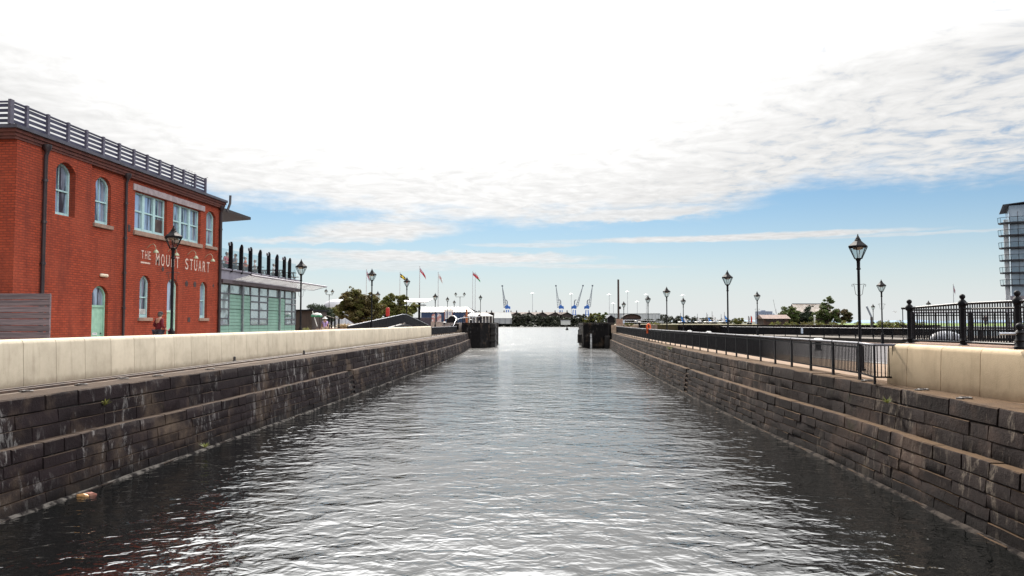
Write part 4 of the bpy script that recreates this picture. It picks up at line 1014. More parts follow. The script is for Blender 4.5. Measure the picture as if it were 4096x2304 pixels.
def leaves(seed, ells, n, size, clumps=26, cr=.30, flat=.7):
    """leaf quads in clumps scattered through ellipsoids (cx, cy, cz, rx, ry, rz) -> verts, faces"""
    rg = np.random.default_rng(seed); C = []; vol = np.array([e[3]*e[5] for e in ells]); vol = vol/vol.sum()
    for e, w in zip(ells, vol):
        k = max(4, int(clumps*w)); d = rg.normal(size=(k, 3)); d /= np.linalg.norm(d, axis=1)[:, None]; r = rg.uniform(.45, 1.0, k)**.7
        p = d*r[:, None]*np.array(e[3:6])+np.array(e[:3]); rad = cr*min(e[3], e[5])*rg.uniform(.6, 1.35, k)
        C += [(q, rr) for q, rr in zip(p, rad)]
    cp = np.array([c[0] for c in C]); cradius = np.array([c[1] for c in C]); idx = rg.choice(len(C), n, p=cradius**2/(cradius**2).sum())
    d = rg.normal(size=(n, 3)); d /= np.linalg.norm(d, axis=1)[:, None]; r = rg.uniform(0, 1, n)**.45
    pos = cp[idx]+d*r[:, None]*cradius[idx][:, None]*np.array([1.15, 1.15, flat])
    a = rg.normal(size=(n, 3)); a[:, 2] *= .6; a /= np.linalg.norm(a, axis=1)[:, None]; b = np.cross(a, rg.normal(size=(n, 3))); b /= np.linalg.norm(b, axis=1)[:, None]
    s = size*rg.uniform(.6, 1.35, n)[:, None]; a = a*s; b = b*s*.5
    v = np.stack([pos-a, pos-b*.9, pos+a, pos+b], 1).reshape(-1, 3); f = np.arange(n*4).reshape(-1, 4)
    return v, f
def foliage(name, m, parent, seed, ells, n, size, **kw):
    v, f = leaves(seed, ells, n, size, **kw); me = bpy.data.meshes.new(name); l = np.array(base_of(parent)) if parent is not None else np.zeros(3)
    me.from_pydata((v-l).tolist(), [], f.tolist()); me.materials.append(m); o = bpy.data.objects.new(name, me); COL.objects.link(o); o.parent = parent; return o
def tree(label, loc, ells, n, size, m, seed, group=None, name='tree', cat='tree', tr=.12, **kw):
    r = thing(name, label, cat, loc, group); rnd = random.Random(seed); b = MB(); x, y, z = loc
    top = max(e[2] for e in ells); fork = z+(min(e[2]-e[5] for e in ells)-z)*.8+.25
    b.tube([(x, y, z-.2), (x+tr*.3, y, z+(fork-z)*.5), (x, y, fork)], [tr*1.3, tr, tr*.85], 8)
    for e in ells:
        for k in range(3):
            p = (e[0]+rnd.uniform(-.6, .6)*e[3], e[1]+rnd.uniform(-.5, .5)*e[4], e[2]+rnd.uniform(-.1, .7)*e[5]); mid = ((x+p[0])/2+rnd.uniform(-.2, .2), (y+p[1])/2, (fork+p[2])/2+.1)
            b.tube([(x, y, fork-.1), mid, p], [tr*.7, tr*.4, tr*.12], 6)
    b.build('trunk', BARK, r, smooth=60); foliage('crown', m, r, seed, ells, n, size, **kw); return r
def P3(px, py, Y):       # sighting at a known distance
    X, Z = atY(px, py, Y); return X, Z
def ell(px, py, Y, rpx, rpy, ry=None):
    X, Z = P3(px, py, Y); k = Y/3000; return (X, Y, Z, rpx*k, ry or rpx*k*.9, rpy*k)
x, _ = P3(1425, 1290, 80)
tree('biggest bronze leaved spreading tree beyond the glass pavilion', (x, 80, PROM), [ell(1425, 1215, 80, 62, 46), ell(1372, 1238, 80, 48, 30), ell(1480, 1232, 80, 55, 42), ell(1415, 1178, 80, 36, 26), ell(1425, 1262, 79, 66, 26), ell(1455, 1275, 78, 60, 18), ell(1350, 1255, 79, 34, 26), ell(1490, 1262, 79, 40, 26), ell(1398, 1160, 80, 26, 12), ell(1430, 1190, 80, 78, 24)], 32000, .11, LF_BRN, 21, tr=.16, clumps=190, cr=.40)
x, _ = P3(1590, 1290, 92)
tree('olive and bronze leaved tree behind the red lifebuoy cabinet', (x, 92, PROM), [ell(1580, 1205, 92, 45, 30), ell(1540, 1230, 92, 45, 32), ell(1622, 1228, 92, 42, 34), ell(1590, 1258, 91, 72, 26), ell(1530, 1262, 90, 60, 24), ell(1520, 1220, 92, 30, 26), ell(1508, 1250, 90, 46, 34), ell(1590, 1195, 92, 56, 18)], 27000, .115, LF_OLV, 22, tr=.15, clumps=170, cr=.40)
def bush(label, loc, ells, n, size, m, seed, group=None, **kw):
    r = thing('shrub', label, 'shrub', loc, group); b = MB(); rnd = random.Random(seed)
    for k in range(5): b.tube([(loc[0]+rnd.uniform(-.2, .2), loc[1], loc[2]-.1), (ells[0][0]+rnd.uniform(-.5, .5)*ells[0][3], ells[0][1], ells[0][2]+rnd.uniform(-.2, .5)*ells[0][5])], [.04, .01], 5)
    b.build('stems', BARK, r); foliage('leaves', m, r, seed, ells, n, size, **kw); return r
x, _ = P3(1275, 1290, 75); bush('dark round evergreen shrub between the pavilion and the bronze tree', (x, 75, PROM), [ell(1268, 1252, 75, 44, 40), ell(1295, 1262, 75, 36, 36), ell(1250, 1275, 75, 30, 30)], 14000, .085, LF_DARK, 23, clumps=120, cr=.38)
x, _ = P3(1330, 1290, 78); bush('yellow green shrub peeping out between the dark shrub and the bronze tree', (x, 77, PROM), [ell(1328, 1245, 77, 26, 16), ell(1345, 1258, 77, 18, 18)], 1800, .11, LF_YEL, 24)
def grass_clump(label, px, py, Y, n, h, w, m, seed, group=None, name='pampas_grass', z0=PROM):
    X, _ = P3(px, py, Y); r = thing(name, label, 'plant', (X, Y, z0), group); rnd = random.Random(seed); b = MB()
    for k in range(n):
        a = rnd.uniform(0, 6.283); rr = w*rnd.random()**.5; hh = h*rnd.uniform(.6, 1.1); x0, y0 = X+rr*.3*math.cos(a), Y+rr*.3*math.sin(a); x1, y1 = X+rr*math.cos(a), Y+rr*math.sin(a); t_ = .025
        ax = (-math.sin(a)*t_, math.cos(a)*t_)
        b.add([(x0-ax[0], y0-ax[1], z0-.05), (x0+ax[0], y0+ax[1], z0-.05), ((x0*.5+x1*.5)+ax[0], (y0+y1)/2+ax[1], z0+hh*.8), ((x0*.5+x1*.5)-ax[0], (y0+y1)/2-ax[1], z0+hh*.8), (x1, y1, z0+hh*rnd.uniform(.6, 1.))], [(0, 1, 2, 3), (3, 2, 4)])
    b.build('blades', m, r); return r
grass_clump('straw coloured pampas clump at the foot of the bronze tree', 1385, 1300, 73, 700, 1.25, 1.5, LF_STRAW, 31, 'pampas clumps under the bronze tree')
grass_clump('smaller straw pampas clump between the bronze tree trunk and the humped railing', 1428, 1300, 74, 500, 1.2, 1.0, LF_STRAW, 32, 'pampas clumps under the bronze tree')
grass_clump('rust orange grass tuft behind the humped railing', 1468, 1300, 76, 400, 1.5, .8, mat('rust_blade', (.34, .17, .06), (.25, .12, .05), rough=.8, ns=3), 33)
grass_clump('spiky green plant beside the dark timber hut', 1226, 1310, 57, 60, 1.0, .7, LF_YEL, 34, name='spiky_plant')
tree('low green tree growing against the slate roofed house', P3(3155, 1296, 134)[0:1]+(134, RG), [ell(3158, 1256, 134, 34, 28), ell(3140, 1270, 134, 28, 26), ell(3175, 1275, 134, 30, 24), ell(3150, 1236, 134, 16, 12)], 9000, .13, LF_GRN, 25, tr=.1, clumps=90, cr=.36)
tree('dark ivy mass smothering the gable end of the house', P3(3222, 1297, 136)[0:1]+(136, RG), [ell(3215, 1272, 136, 34, 26), ell(3235, 1256, 136, 18, 30), ell(3205, 1290, 135, 30, 12), ell(3243, 1228, 137, 10, 10)], 4200, .16, LF_DARK, 26, name='ivy_bush', cat='shrub', tr=.08, clumps=60, cr=.36)
tree('pointed green tree standing right of the slate roofed house', P3(3305, 1298, 132)[0:1]+(132, RG), [ell(3308, 1220, 132, 24, 36), ell(3305, 1254, 132, 46, 30), ell(3302, 1280, 132, 56, 22), ell(3310, 1203, 132, 15, 24), ell(3275, 1270, 132, 26, 22)], 14000, .12, LF_GRN, 27, tr=.12, clumps=80, cr=.34)
tree('low spreading reddish green tree right of the pointed tree', P3(3370, 1298, 133)[0:1]+(133, RG), [ell(3365, 1262, 133, 32, 26), ell(3385, 1275, 133, 28, 20), ell(3350, 1280, 133, 30, 18), ell(3405, 1280, 133, 14, 8)], 9000, .12, leaf_mat('autumn_leaf', (.05, .05, .018), (.11, .065, .03), (.08, .09, .03), .28), 28, tr=.1, clumps=60, cr=.36)
x, _ = P3(2962, 1298, 150); bush('rounded yellow green bush left of the feather banners', (x, 150, RG), [ell(2960, 1284, 150, 28, 14), ell(2940, 1290, 150, 22, 9)], 2400, .16, LF_OLV, 29)
x, _ = P3(2385, 1290, 165); bush('yellow green bush behind the gauge pier', (x, 165, 2.5), [ell(2380, 1272, 165, 32, 20), ell(2350, 1280, 165, 26, 14)], 2400, .2, LF_YEL, 35)
x, _ = P3(2418, 1290, 172); bush('taller wispy bush beside the black gabled hut', (x, 172, 2.5), [ell(2425, 1258, 172, 18, 14), ell(2398, 1264, 172, 24, 16), ell(2420, 1276, 172, 28, 14)], 2600, .2, LF_GRN, 36)
x, _ = P3(2515, 1298, 118); bush('flat mossy shrub below the white notice', (x, 118, 3.7), [ell(2515, 1297, 118, 20, 6)], 700, .1, LF_YEL, 37)
# rough tufts along the grass bank, counted by nobody
v1, f1 = leaves(41, [(33+2.2*k, 113.5-.25*k, RG+.1, 1.6, 1.6, .35) for k in range(9)]+[(46, 108, RG+.1, 2, 1, .5), (15.5, 124, RG+.05, 1.5, 2, .25)], 3500, .12, clumps=80, cr=1.0)
b = MB(); b.add(v1.tolist(), f1.tolist()); tag(b.build('rough_grass', LF_OLV), 'long rough grass along the top of the bank', 'grass', kind='stuff')
# the wood on the far shore
def prof(pts, px): return float(np.interp(px, [p[0] for p in pts], [p[1] for p in pts]))
pr = [(1975, 1284), (2035, 1278), (2050, 1266), (2085, 1260), (2120, 1270), (2150, 1268), (2190, 1264), (2230, 1272), (2290, 1276), (2330, 1262), (2400, 1268), (2470, 1274), (2600, 1280), (2650, 1284)]
E_ = []; rnd = random.Random(9)
for px in range(1978, 2650, 9):
    yt = prof(pr, px)-(9 if 2045 < px < 2330 else 5)+rnd.uniform(-3, 4); k = 745/3000; X, zt = P3(px, yt, 745); h = zt-2
    E_.append((X, 745+rnd.uniform(-8, 8), 1.5+h*.5, rnd.uniform(2.2, 4.2), 4, h*.52)); E_.append((X+rnd.uniform(-1, 1), 733, 1.6, 2.6, 2.5, 2.2))
v1, f1 = leaves(42, E_, 42000, .8, clumps=800, cr=.5)
b = MB(); b.add(v1.tolist(), f1.tolist()); tag(b.build('far_wood', LF_FAR), 'dark wood along the far shore across the bay', 'wood', kind='stuff')
E_ = []
for px in list(range(2640, 2860, 8))+list(range(2860, 2945, 12)):
    yt = (1268 if px < 2745 else 1274)+rnd.uniform(-3, 5)+(4 if px > 2850 else 0); X, zt = P3(px, yt, 1010); E_.append((X, 1010+rnd.uniform(-8, 8), 2+zt*.45, 4.2, 5, zt*.5))
v1, f1 = leaves(43, E_, 7000, 1.1, clumps=260, cr=.5)
b = MB(); b.add(v1.tolist(), f1.tolist()); tag(b.build('far_wood', LF_FAR), 'dark wood on the shore behind the dinghies', 'wood', kind='stuff')
def weed(px, py, z, label, n=26, h=.22):
    X, Y = atz(px, py, z); r = thing('weed', label, 'plant', (X, Y, z), 'weeds on the dock walls'); b = MB(); rn = random.Random(px)
    for k in range(n):
        a = rn.uniform(0, 6.28); l = h*rn.uniform(.5, 1.2); d = Vector((math.cos(a), math.sin(a), rn.uniform(.4, 1.4))).normalized()*l; s_ = Vector((-d.y, d.x, 0)).normalized()*.022
        p = Vector((X, Y, z-.01)); b.add([p-s_*.4, p+d*.55-s_, p+d, p+d*.55+s_], [(0, 1, 2, 3)])
    b.build('leaves', LF_YEL, r)
weed(1303, 1398, Q, 'bright little weed at the foot of the cream parapet'); weed(420, 1620, 2.0, 'small weed in the upper joints of the left dock wall'); weed(1500, 1440, 1.47, 'weed on the left wall ledge toward the far niche')
weed(2680, 1400, 2.3, 'trailing weed near the start of the right wall coping', 40, .4); weed(3550, 1612, 2.1, 'weed sprouting below the end of the buff parapet'); weed(3955, 1695, 1.95, 'spiky weed low at the right end of the upper wall'); weed(820, 1790, .25, 'green tuft just above the water on the left wall')

# ================================================================ people
SKIN = mat('skin', (.45, .26, .19), (.38, .21, .15), rough=.55, ns=8)
def skin_mesh(V, E, rad, sub=1):
    me = bpy.data.meshes.new('s'); me.from_pydata(V, E, []); o = bpy.data.objects.new('s', me); COL.objects.link(o)
    o.modifiers.new('Skin', 'SKIN').use_smooth_shade = True
    sv = me.skin_vertices[0].data
    for i, r_ in enumerate(rad): sv[i].radius = r_ if isinstance(r_, tuple) else (r_, r_); sv[i].use_root = (i == 0)
    s_ = o.modifiers.new('Sub', 'SUBSURF'); s_.levels = s_.render_levels = sub
    dg = bpy.context.evaluated_depsgraph_get(); m2 = bpy.data.meshes.new_from_object(o.evaluated_get(dg)); bpy.data.objects.remove(o); bpy.data.meshes.remove(me); return m2
def person(label, loc, rz, top, legs, hair, pose='stand', hat=None, sc=1., group=None, arms=None, lean=0., pack=None, long_sleeve=False, wide=1.):
    """one skinned body with separate clothes; faces local -Y"""
    r = thing('person', label, 'person', loc, group, rz); r.scale = (sc,)*3
    J = {}; h0 = .95 if pose == 'stand' else .55
    sh = lambda z: (0, -lean*(z-h0), z)
    J['pelvis'] = (0, 0, h0); J['spine'] = sh(h0+.2); J['chest'] = sh(h0+.40); J['neck'] = sh(h0+.53); J['chin'] = sh(h0+.60); J['head'] = sh(h0+.67); J['crown'] = sh(h0+.75)
    J['nose'] = (0, J['head'][1]-.115, h0+.655)
    for s_, S in ((-1, 'r'), (1, 'l')):
        J['sh'+S] = (.165*s_*wide, J['chest'][1], h0+.46); a = (arms or {}).get(S, ((.25*s_, .03, h0+.19), (.27*s_, -.06, h0-.04)))
        J['el'+S], J['wr'+S] = a; J['hip'+S] = (.09*s_, 0, h0-.05)
        if pose == 'stand': J['kn'+S] = (.10*s_, -.03*s_-.01, .50); J['an'+S] = (.10*s_, .02+.06*s_, .09); J['to'+S] = (.11*s_, -.14+.06*s_, .04)
        else: J['kn'+S] = (.14*s_, -.42, h0-.02); J['an'+S] = (.14*s_, -.38, .10); J['to'+S] = (.15*s_, -.56, .05)
        w, e = Vector(J['wr'+S]), Vector(J['el'+S]); d = (w-e).normalized(); sd_ = Vector((d.y, -d.x, 0)) if abs(d.z) < .9 else Vector((0, -1, 0)); J['pa'+S] = tuple(w+d*.08)
        for k in range(4): J['f%d%s' % (k, S)] = tuple(w+d*(.145+(.012, .022, .016, -.004)[k])+sd_*(.03-.02*k)+Vector((-.02*s_, 0, 0)))
        J['th'+S] = tuple(w+d*.075+sd_*.055)
    rad = dict(pelvis=(.145*wide, .11), spine=(.125*wide, .10), chest=(.15*wide, .105), neck=.055, chin=.065, head=(.082, .098), crown=.06, nose=.012)
    for S in 'rl': rad.update({'sh'+S: .062, 'el'+S: .043, 'wr'+S: .028, 'pa'+S: (.038, .02), 'hip'+S: .095, 'kn'+S: .06, 'an'+S: .042, 'to'+S: .035, 'th'+S: .010, **{'f%d%s' % (k, S): .009 for k in range(4)}})
    ed = [('pelvis', 'spine'), ('spine', 'chest'), ('chest', 'neck'), ('neck', 'chin'), ('chin', 'head'), ('head', 'crown'), ('head', 'nose')]
    for S in 'rl': ed += [('chest', 'sh'+S), ('sh'+S, 'el'+S), ('el'+S, 'wr'+S), ('wr'+S, 'pa'+S), ('pelvis', 'hip'+S), ('hip'+S, 'kn'+S), ('kn'+S, 'an'+S), ('an'+S, 'to'+S), ('wr'+S, 'th'+S)]+[('pa'+S, 'f%d%s' % (k, S)) for k in range(4)]
    def mk(name, keys, grow, m, tweak=None):
        keys = list(keys); ix = {k: i for i, k in enumerate(keys)}; t_ = tweak or {}
        V = [t_.get(k, J[k]) for k in keys]; E = [(ix[a], ix[b]) for a, b in ed if a in ix and b in ix]
        rr = [tuple(c+grow for c in (rad[k] if isinstance(rad[k], tuple) else (rad[k],)*2)) for k in keys]
        me = skin_mesh(V, E, rr); me.name = name; me.materials.clear(); me.materials.append(m); o = bpy.data.objects.new(name, me); COL.objects.link(o); o.parent = r; return o
    mk('body', ['pelvis']+[k for k in J if k != 'pelvis'], 0, SKIN)
    tk = {}; keys = ['spine', 'pelvis', 'chest']
    for S in 'rl':
        e = Vector(J['sh'+S]).lerp(Vector(J['el'+S]), 1.0 if long_sleeve else .62); keys += ['sh'+S, 'el'+S]; tk['el'+S] = tuple(e)
        if long_sleeve: keys += ['wr'+S]; tk['wr'+S] = tuple(Vector(J['el'+S]).lerp(Vector(J['wr'+S]), .85))
    mk('shirt', keys, .018, top, tk)
    mk('trousers', ['pelvis', 'hipr', 'knr', 'anr', 'hipl', 'knl', 'anl'], .014, legs)
    b = MB(); hx, hy, hz = J['head']
    if hat == 'sun':
        b.lathe((hx, hy, hz+.03), [(.19, -.02), (.20, -.01), (.12, .03), (.108, .07), (.09, .12), (.0, .135)], 16); b.build('sun_hat', WHITE, r, local=True, smooth=60)
    elif hat == 'cap':
        b.lathe((hx, hy, hz+.03), [(.105, -.01), (.108, .03), (.09, .09), (.0, .11)], 16); b.box(hx-.07, hy-.19, hz+.03, hx+.07, hy-.06, hz+.045); b.build('flat_cap', mat('grey_cap', (.05, .05, .055), (.035, .035, .04), rough=.9), r, local=True, smooth=60)
    q = MB(); q.lathe((hx, hy+.018, hz), [(.07, -.08), (.098, -.03), (.104, .03), (.085, .085), (.04, .112), (0, .116)], 14); 
    q.v = [(x, y if y > hy-.02 else hy-.02+(y-hy+.02)*(.2 if z < hz+.05 else .85), z) for x, y, z in q.v]; q.build('hair', hair, r, local=True, smooth=60)
    q = MB()
    for s_ in (-1, 1): q.lathe((hx+.034*s_, hy-.088, hz+.005), [(.0, -.01), (.012, 0), (0, .01)], 6)
    q.box(hx-.026, hy-.096, hz-.058, hx+.026, hy-.082, hz-.05); q.build('face_features', mat('face_dark', (.06, .03, .03), rough=.5), r, local=True)
    if pack:
        q = MB()
        for s_ in (-1, 1): q.bar((.11*s_, J['chest'][1]-.135, h0+.47), (.12*s_, J['spine'][1]-.14, h0+.16), .035, .012, up=(0, 1, 0)); q.bar((.11*s_, -.135, h0+.47), (.11*s_, .12, h0+.52), .035, .012)
        q.box(-.15, .13, h0+.1, .15, .27, h0+.52, .05); q.build('backpack', pack, r, local=True)
    return r
H_BRN, H_GRY, H_BLK = mat('brown_hair', (.07, .04, .025), rough=.6, ns=9), mat('grey_hair', (.30, .29, .28), rough=.6, ns=9), mat('black_hair', (.018, .015, .014), rough=.5, ns=9)
NAVY = mat('navy_cloth', (.02, .022, .035), (.03, .03, .045), rough=.9, ns=6); LILAC = mat('lilac_cloth', (.50, .36, .66), (.43, .30, .58), rough=.85, ns=5); MAROON = mat('maroon_wool', (.13, .012, .02), (.095, .009, .016), rough=.95, ns=7)
X, _ = P3(1300, 1290, 52)
person('person in a lilac polo shirt and white sun hat walking past the dark shrub', (X, 52, PROM), R(-8), LILAC, mat('beige_cloth', (.40, .33, .25), rough=.9), H_GRY, hat='sun', sc=.945, pack=NAVY)
X, _ = P3(634, 1290, 31.4)
person('person in a maroon jumper and grey flat cap walking away beside the large street lamp', (X, 31.4, PROM), R(148), MAROON, NAVY, mat('short_dark_grey_hair', (.09, .08, .075), rough=.7), hat='cap', sc=1.0, long_sleeve=True, wide=1.28, lean=.12, arms={'r': ((-.33, .02, 1.16), (-.22, -.20, 1.0)), 'l': ((.33, .02, 1.16), (.22, -.20, 1.0))})
b = MB(); b.lathe((X+.42, 31.62, 3.72), [(.02, 0), (.10, .03), (.11, .14), (.05, .24), (.03, .26)], 10); tag(b.build('carrier_bag', mat('pink_bag', (.50, .12, .22), (.36, .09, .16), rough=.5), smooth=60), 'pink bag hanging from the hand of the person in maroon', 'bag')
PINK = mat('pink_cloth', (.62, .12, .16), (.5, .1, .13), rough=.9); GREY = mat('grey_cloth', (.30, .30, .33), (.22, .22, .25), rough=.9); WHT = mat('white_cloth', (.70, .70, .70), (.58, .58, .6), rough=.9); ORG = mat('orange_cloth', (.75, .17, .08), (.6, .14, .07), rough=.9)
DKZ = DK+.01
for px, Y, top, hr, lab, rz, sc in ((905, 48.1, PINK, H_BLK, 'person in a pink top at the terrace corner next to the pub', R(60), 1.1), (938, 49.3, GREY, H_BRN, 'person in grey seated between the first and second terrace fins', R(-40), 1.1),
                                    (978, 50.9, ORG, H_GRY, 'person in an orange top seated behind the third terrace fin', R(120), 1.06), (1017, 52.5, WHT, H_GRY, 'grey haired person in white seated behind the fourth terrace fin', R(-60), 1.0), (1093, 56.0, WHT, H_BRN, 'brown haired person in a white top sitting alone toward the far end of the terrace', R(100), .98)):
    X = SX(px)/3000*Y; person(lab, (X, Y, DKZ), rz, top, NAVY, hr, pose='sit', sc=sc, group='people on the roof terrace', arms={'r': ((-.27, -.05, .78), (-.15, -.30, .70)), 'l': ((.27, -.05, .78), (.15, -.30, .70))})
WOOD = mat('table_wood', (.12, .085, .07), (.08, .06, .05), rough=.8, ns=4)
def picnic(x, y, label):
    r = thing('picnic_table', label, 'table', (x, y, DK), 'picnic tables on the terrace'); q = MB()
    for k in range(4): q.box(x-.9, y-.36+.185*k, DK+.72, x+.9, y-.2+.185*k, DK+.76)
    q.build('table_top', WOOD, r)
    for s_ in (-1, 1):
        q = MB(); q.box(x-.9, y+s_*.75-.13, DK+.42, x+.9, y+s_*.75+.13, DK+.46); q.build('bench', WOOD, r)
    for s_ in (-1, 1):
        q = MB(); q.bar((x+s_*.65, y-.7, DK), (x+s_*.65, y-.2, DK+.72), .06, .09); q.bar((x+s_*.65, y+.7, DK), (x+s_*.65, y+.2, DK+.72), .06, .09); q.bar((x+s_*.65, y-.85, DK+.39), (x+s_*.65, y+.85, DK+.39), .05, .08); q.build('trestle', WOOD, r)
picnic(-21.9, 48.7, 'picnic table nearest the brick building on the terrace'); picnic(-21.9, 51.7, 'middle picnic table between the seated groups on the terrace'); picnic(-21.6, 55.1, 'picnic table by the lone person in white on the terrace'); picnic(-21.8, 58.0, 'empty picnic table at the far end of the terrace')
person('dark clothed person leaning at the handrail on the left lock head', (SX(1917)/3000*134, 134, 4.2), R(150), NAVY, NAVY, H_GRY, sc=.98, long_sleeve=True)
person('person with a pale top standing beside the orange wooden post', (SX(1857)/3000*166, 166, 4.15), 0, GREY, NAVY, H_BLK, sc=1.0)

# ================================================================ flags
def flag_pole(label, px, py_top, Y, z0, size, draw, cols, droop, seed):
    X, zt = P3(px, py_top, Y); r = thing('flag_pole', label, 'flag', (X, Y, z0), 'flags over the waterfront'); q = MB()
    q.tube([(X, Y, z0), (X, Y, zt)], [.07, .035], 8); q.lathe((X, Y, zt), [(.05, 0), (.07, .05), (0, .12)], 8); q.build('pole', mat('grey_pole', (.40, .40, .42), (.32, .32, .34), rough=.4, ns=3), r, smooth=60)
    w, h = size; nu, nv = 30, 20; vs = []; fs = []; mi = []
    for i in range(nu+1):
        u = i/nu; s_ = u*w
        for j in range(nv+1):
            v = j/nv; wv = .10*w*math.sin(u*7+v*2+seed)*u
            dx, dz = droop; vs.append((X+.05+s_*dx*(1-.1*v), Y+wv, zt-.15-h*(1-v)+s_*dz*(1+.25*u)))
    for i in range(nu):
        for j in range(nv): fs.append((i*(nv+1)+j, (i+1)*(nv+1)+j, (i+1)*(nv+1)+j+1, i*(nv+1)+j+1)); mi.append(draw((i+.5)/nu, (j+.5)/nv))
    q = MB(); q.v = vs; q.f = fs; q.mi = mi; q.build('flag', cols, r)
F_R, F_W, F_B, F_G, F_K, F_Y = [mat(n, c, tuple(k*.85 for k in c), rough=.8) for n, c in (('flag_red', (.42, .03, .05)), ('flag_white', (.62, .62, .64)), ('flag_blue', (.03, .05, .22)), ('flag_green', (.03, .20, .08)), ('flag_black', (.02, .02, .02)), ('flag_yellow', (.62, .45, .04)))]
def union(u, v):
    x, y = u-.5, v-.5
    if abs(x) < .06 or abs(y) < .1: return 0
    if abs(x) < .10 or abs(y) < .165: return 1
    d = abs(abs(x)-abs(y)); return 0 if d < .035 else 1 if d < .10 else 2
def david(u, v): return 1 if abs(u-.45) < .09 or abs(v-.5) < .13 else 0
def ensign(u, v): return union(u*2, (v-.5)*2) if u < .5 and v > .5 else 0
def wales(u, v):
    x, y = (u-.5)*1.6, v-.5
    body = (x/.42)**2+((y-.02)/.16)**2 < 1 or (abs(x-.28) < .08 and -.05 < y < .3) or (abs(x+.2) < .06 and -.33 < y < 0) or (abs(x-.2) < .05 and -.33 < y < 0) or (abs(x+.1)+abs(y-.25) < .16) or (abs(x+.42) < .1 and abs(y-.08) < .05)
    return 0 if body else (1 if v > .5 else 3)
C4 = [F_R, F_W, F_B, F_G]
flag_pole('flag pole with the British union flag hanging beside the bronze tree', 1466, 1077, 110, PROM, (1.7, 1.25), union, C4, (-.25, -.75), 1) if False else flag_pole('flag pole with the British union flag hanging beside the bronze tree', 1466, 1077, 110, PROM, (.85, .75), union, C4, (.5, -1.0), 1)
flag_pole('flag pole with a black flag crossed in yellow', 1600, 1090, 115, PROM, (1.0, .6), david, [F_K, F_Y], (.95, -.55), 2)
flag_pole('flag pole with a red ensign streaming, the tallest of the row', 1679, 1067, 105, PROM, (1.25, .55), ensign, C4, (.7, -.75), 3)
flag_pole('flag pole with a limp pale flag bearing a small red emblem', 1753, 1090, 115, PROM, (.75, .75), lambda u, v: 0 if (u-.4)**2+(v-.55)**2 < .03 else 1, [F_R, F_W], (.9, -1.0), 4)
flag_pole('flag pole with a red ensign, front one of the close pair', 1891, 1085, 150, 4.1, (.95, .65), ensign, C4, (.9, -.7), 5)
flag_pole('flag pole with the Welsh dragon flag, rear one of the close pair', 1901, 1090, 152, 4.1, (1.1, .85), wales, C4, (.9, -.75), 6)
flag_pole('distant flag pole with a furled dark flag behind the ornate railing', 3813, 1137, 120, 1.0, (.7, .9), union, C4, (.35, -.9), 7)

# ================================================================ waterfront furniture, left side
b = thing('lock_platform', 'raised stone platform behind the left lock head', 'platform', (-25, 150, 2.9)); q = MB(); q.box(-36, 130, 2.6, -17.6, 178, 4.15); q.build('deck', mat('platform_stone', (.26, .21, .18), (.18, .15, .14), rough=.9, ns=.8), b)
def bollard(px, py_cap, Y, z0, label, sc=1., cap=True):
    X = SX(px)/3000*Y; r = thing('bollard', label, 'bollard', (X, Y, z0), 'white capped mooring bollards'); r.scale = (sc,)*3; q = MB(); q.lathe((0, 0, 0), [(.24, 0), (.24, .05), (.17, .1), (.15, .35), (.18, .5), (.2, .56)], 14); q.build('shaft', BLACK, r, local=True, smooth=50)
    q = MB(); q.lathe((0, 0, .55), [(.18, 0), (.27, .03), (.29, .1), (.26, .17), (.16, .2), (0, .21)], 16); q.build('cap', WHITE, r, local=True, smooth=60)
bollard(3270, 1350, 48, Q, 'large white capped bollard behind the bar railing near the black lamp'); bollard(2834, 1317, 85, Q, 'white capped bollard at the dock edge below the leftmost blue sail'); bollard(2757, 1317, 95, Q, 'white capped bollard at the dock edge by the blue and white sail pair')
bollard(1778, 1278, 121, 3.6, 'white capped bollard in front of the black arched hut'); bollard(1827, 1264, 146, 4.15, 'white capped bollard right of the black arched hut'); bollard(1883, 1273, 129.5, 4.2, 'white capped bollard on the left lock head beside the flag poles', .8)
bollard(2557, 1283, 124, 3.62, 'white capped bollard above the bar railing near the orange lifebuoy'); bollard(2542, 1268, 152, RG, 'white capped bollard standing before the arched shed'); bollard(2384, 1288, 131, 4.16, 'low white capped bollard on the gauge pier', .5)
X = SX(1551)/3000*80; b = thing('lifebuoy_cabinet', 'red lozenge shaped lifebuoy cabinet above the humped railing', 'lifebuoy cabinet', (X, 80, PROM)); q = MB(); q.box(X-.06, 79.95, PROM, X+.06, 80.05, 4.9); q.build('post', BLACK, b)
q = MB(); q.extr([(X+.18*math.cos(a), 5.36+(.32 if math.sin(a) >= 0 else -.32)+.18*math.sin(a)) for a in np.linspace(0, 2*math.pi, 24, endpoint=False)], lambda u, v, d: (u, 80+d, v), -.14, .14); q.build('cabinet', mat('lifebuoy_red', (.55, .045, .035), (.45, .035, .03), rough=.45, ns=3), b)
k = 100/3000; b = thing('bus_shelter', 'flat white roofed shelter on a single dark column', 'shelter', (-18.9, 100, PROM)); q = MB(); q.add([(-20.8, 98.4, 7.0), (-17.7, 98.4, 6.95), (-17.3, 101.5, 7.45), (-21.0, 101.5, 7.5)]+[(-20.8, 98.4, 6.9), (-17.7, 98.4, 6.85), (-17.3, 101.5, 7.35), (-21.0, 101.5, 7.4)], [(0, 1, 2, 3), (7, 6, 5, 4), (0, 1, 5, 4), (1, 2, 6, 5), (2, 3, 7, 6), (3, 0, 4, 7)]); q.build('roof', mat('shelter_grey', (.40, .40, .40), (.34, .34, .35), rough=.5), b)
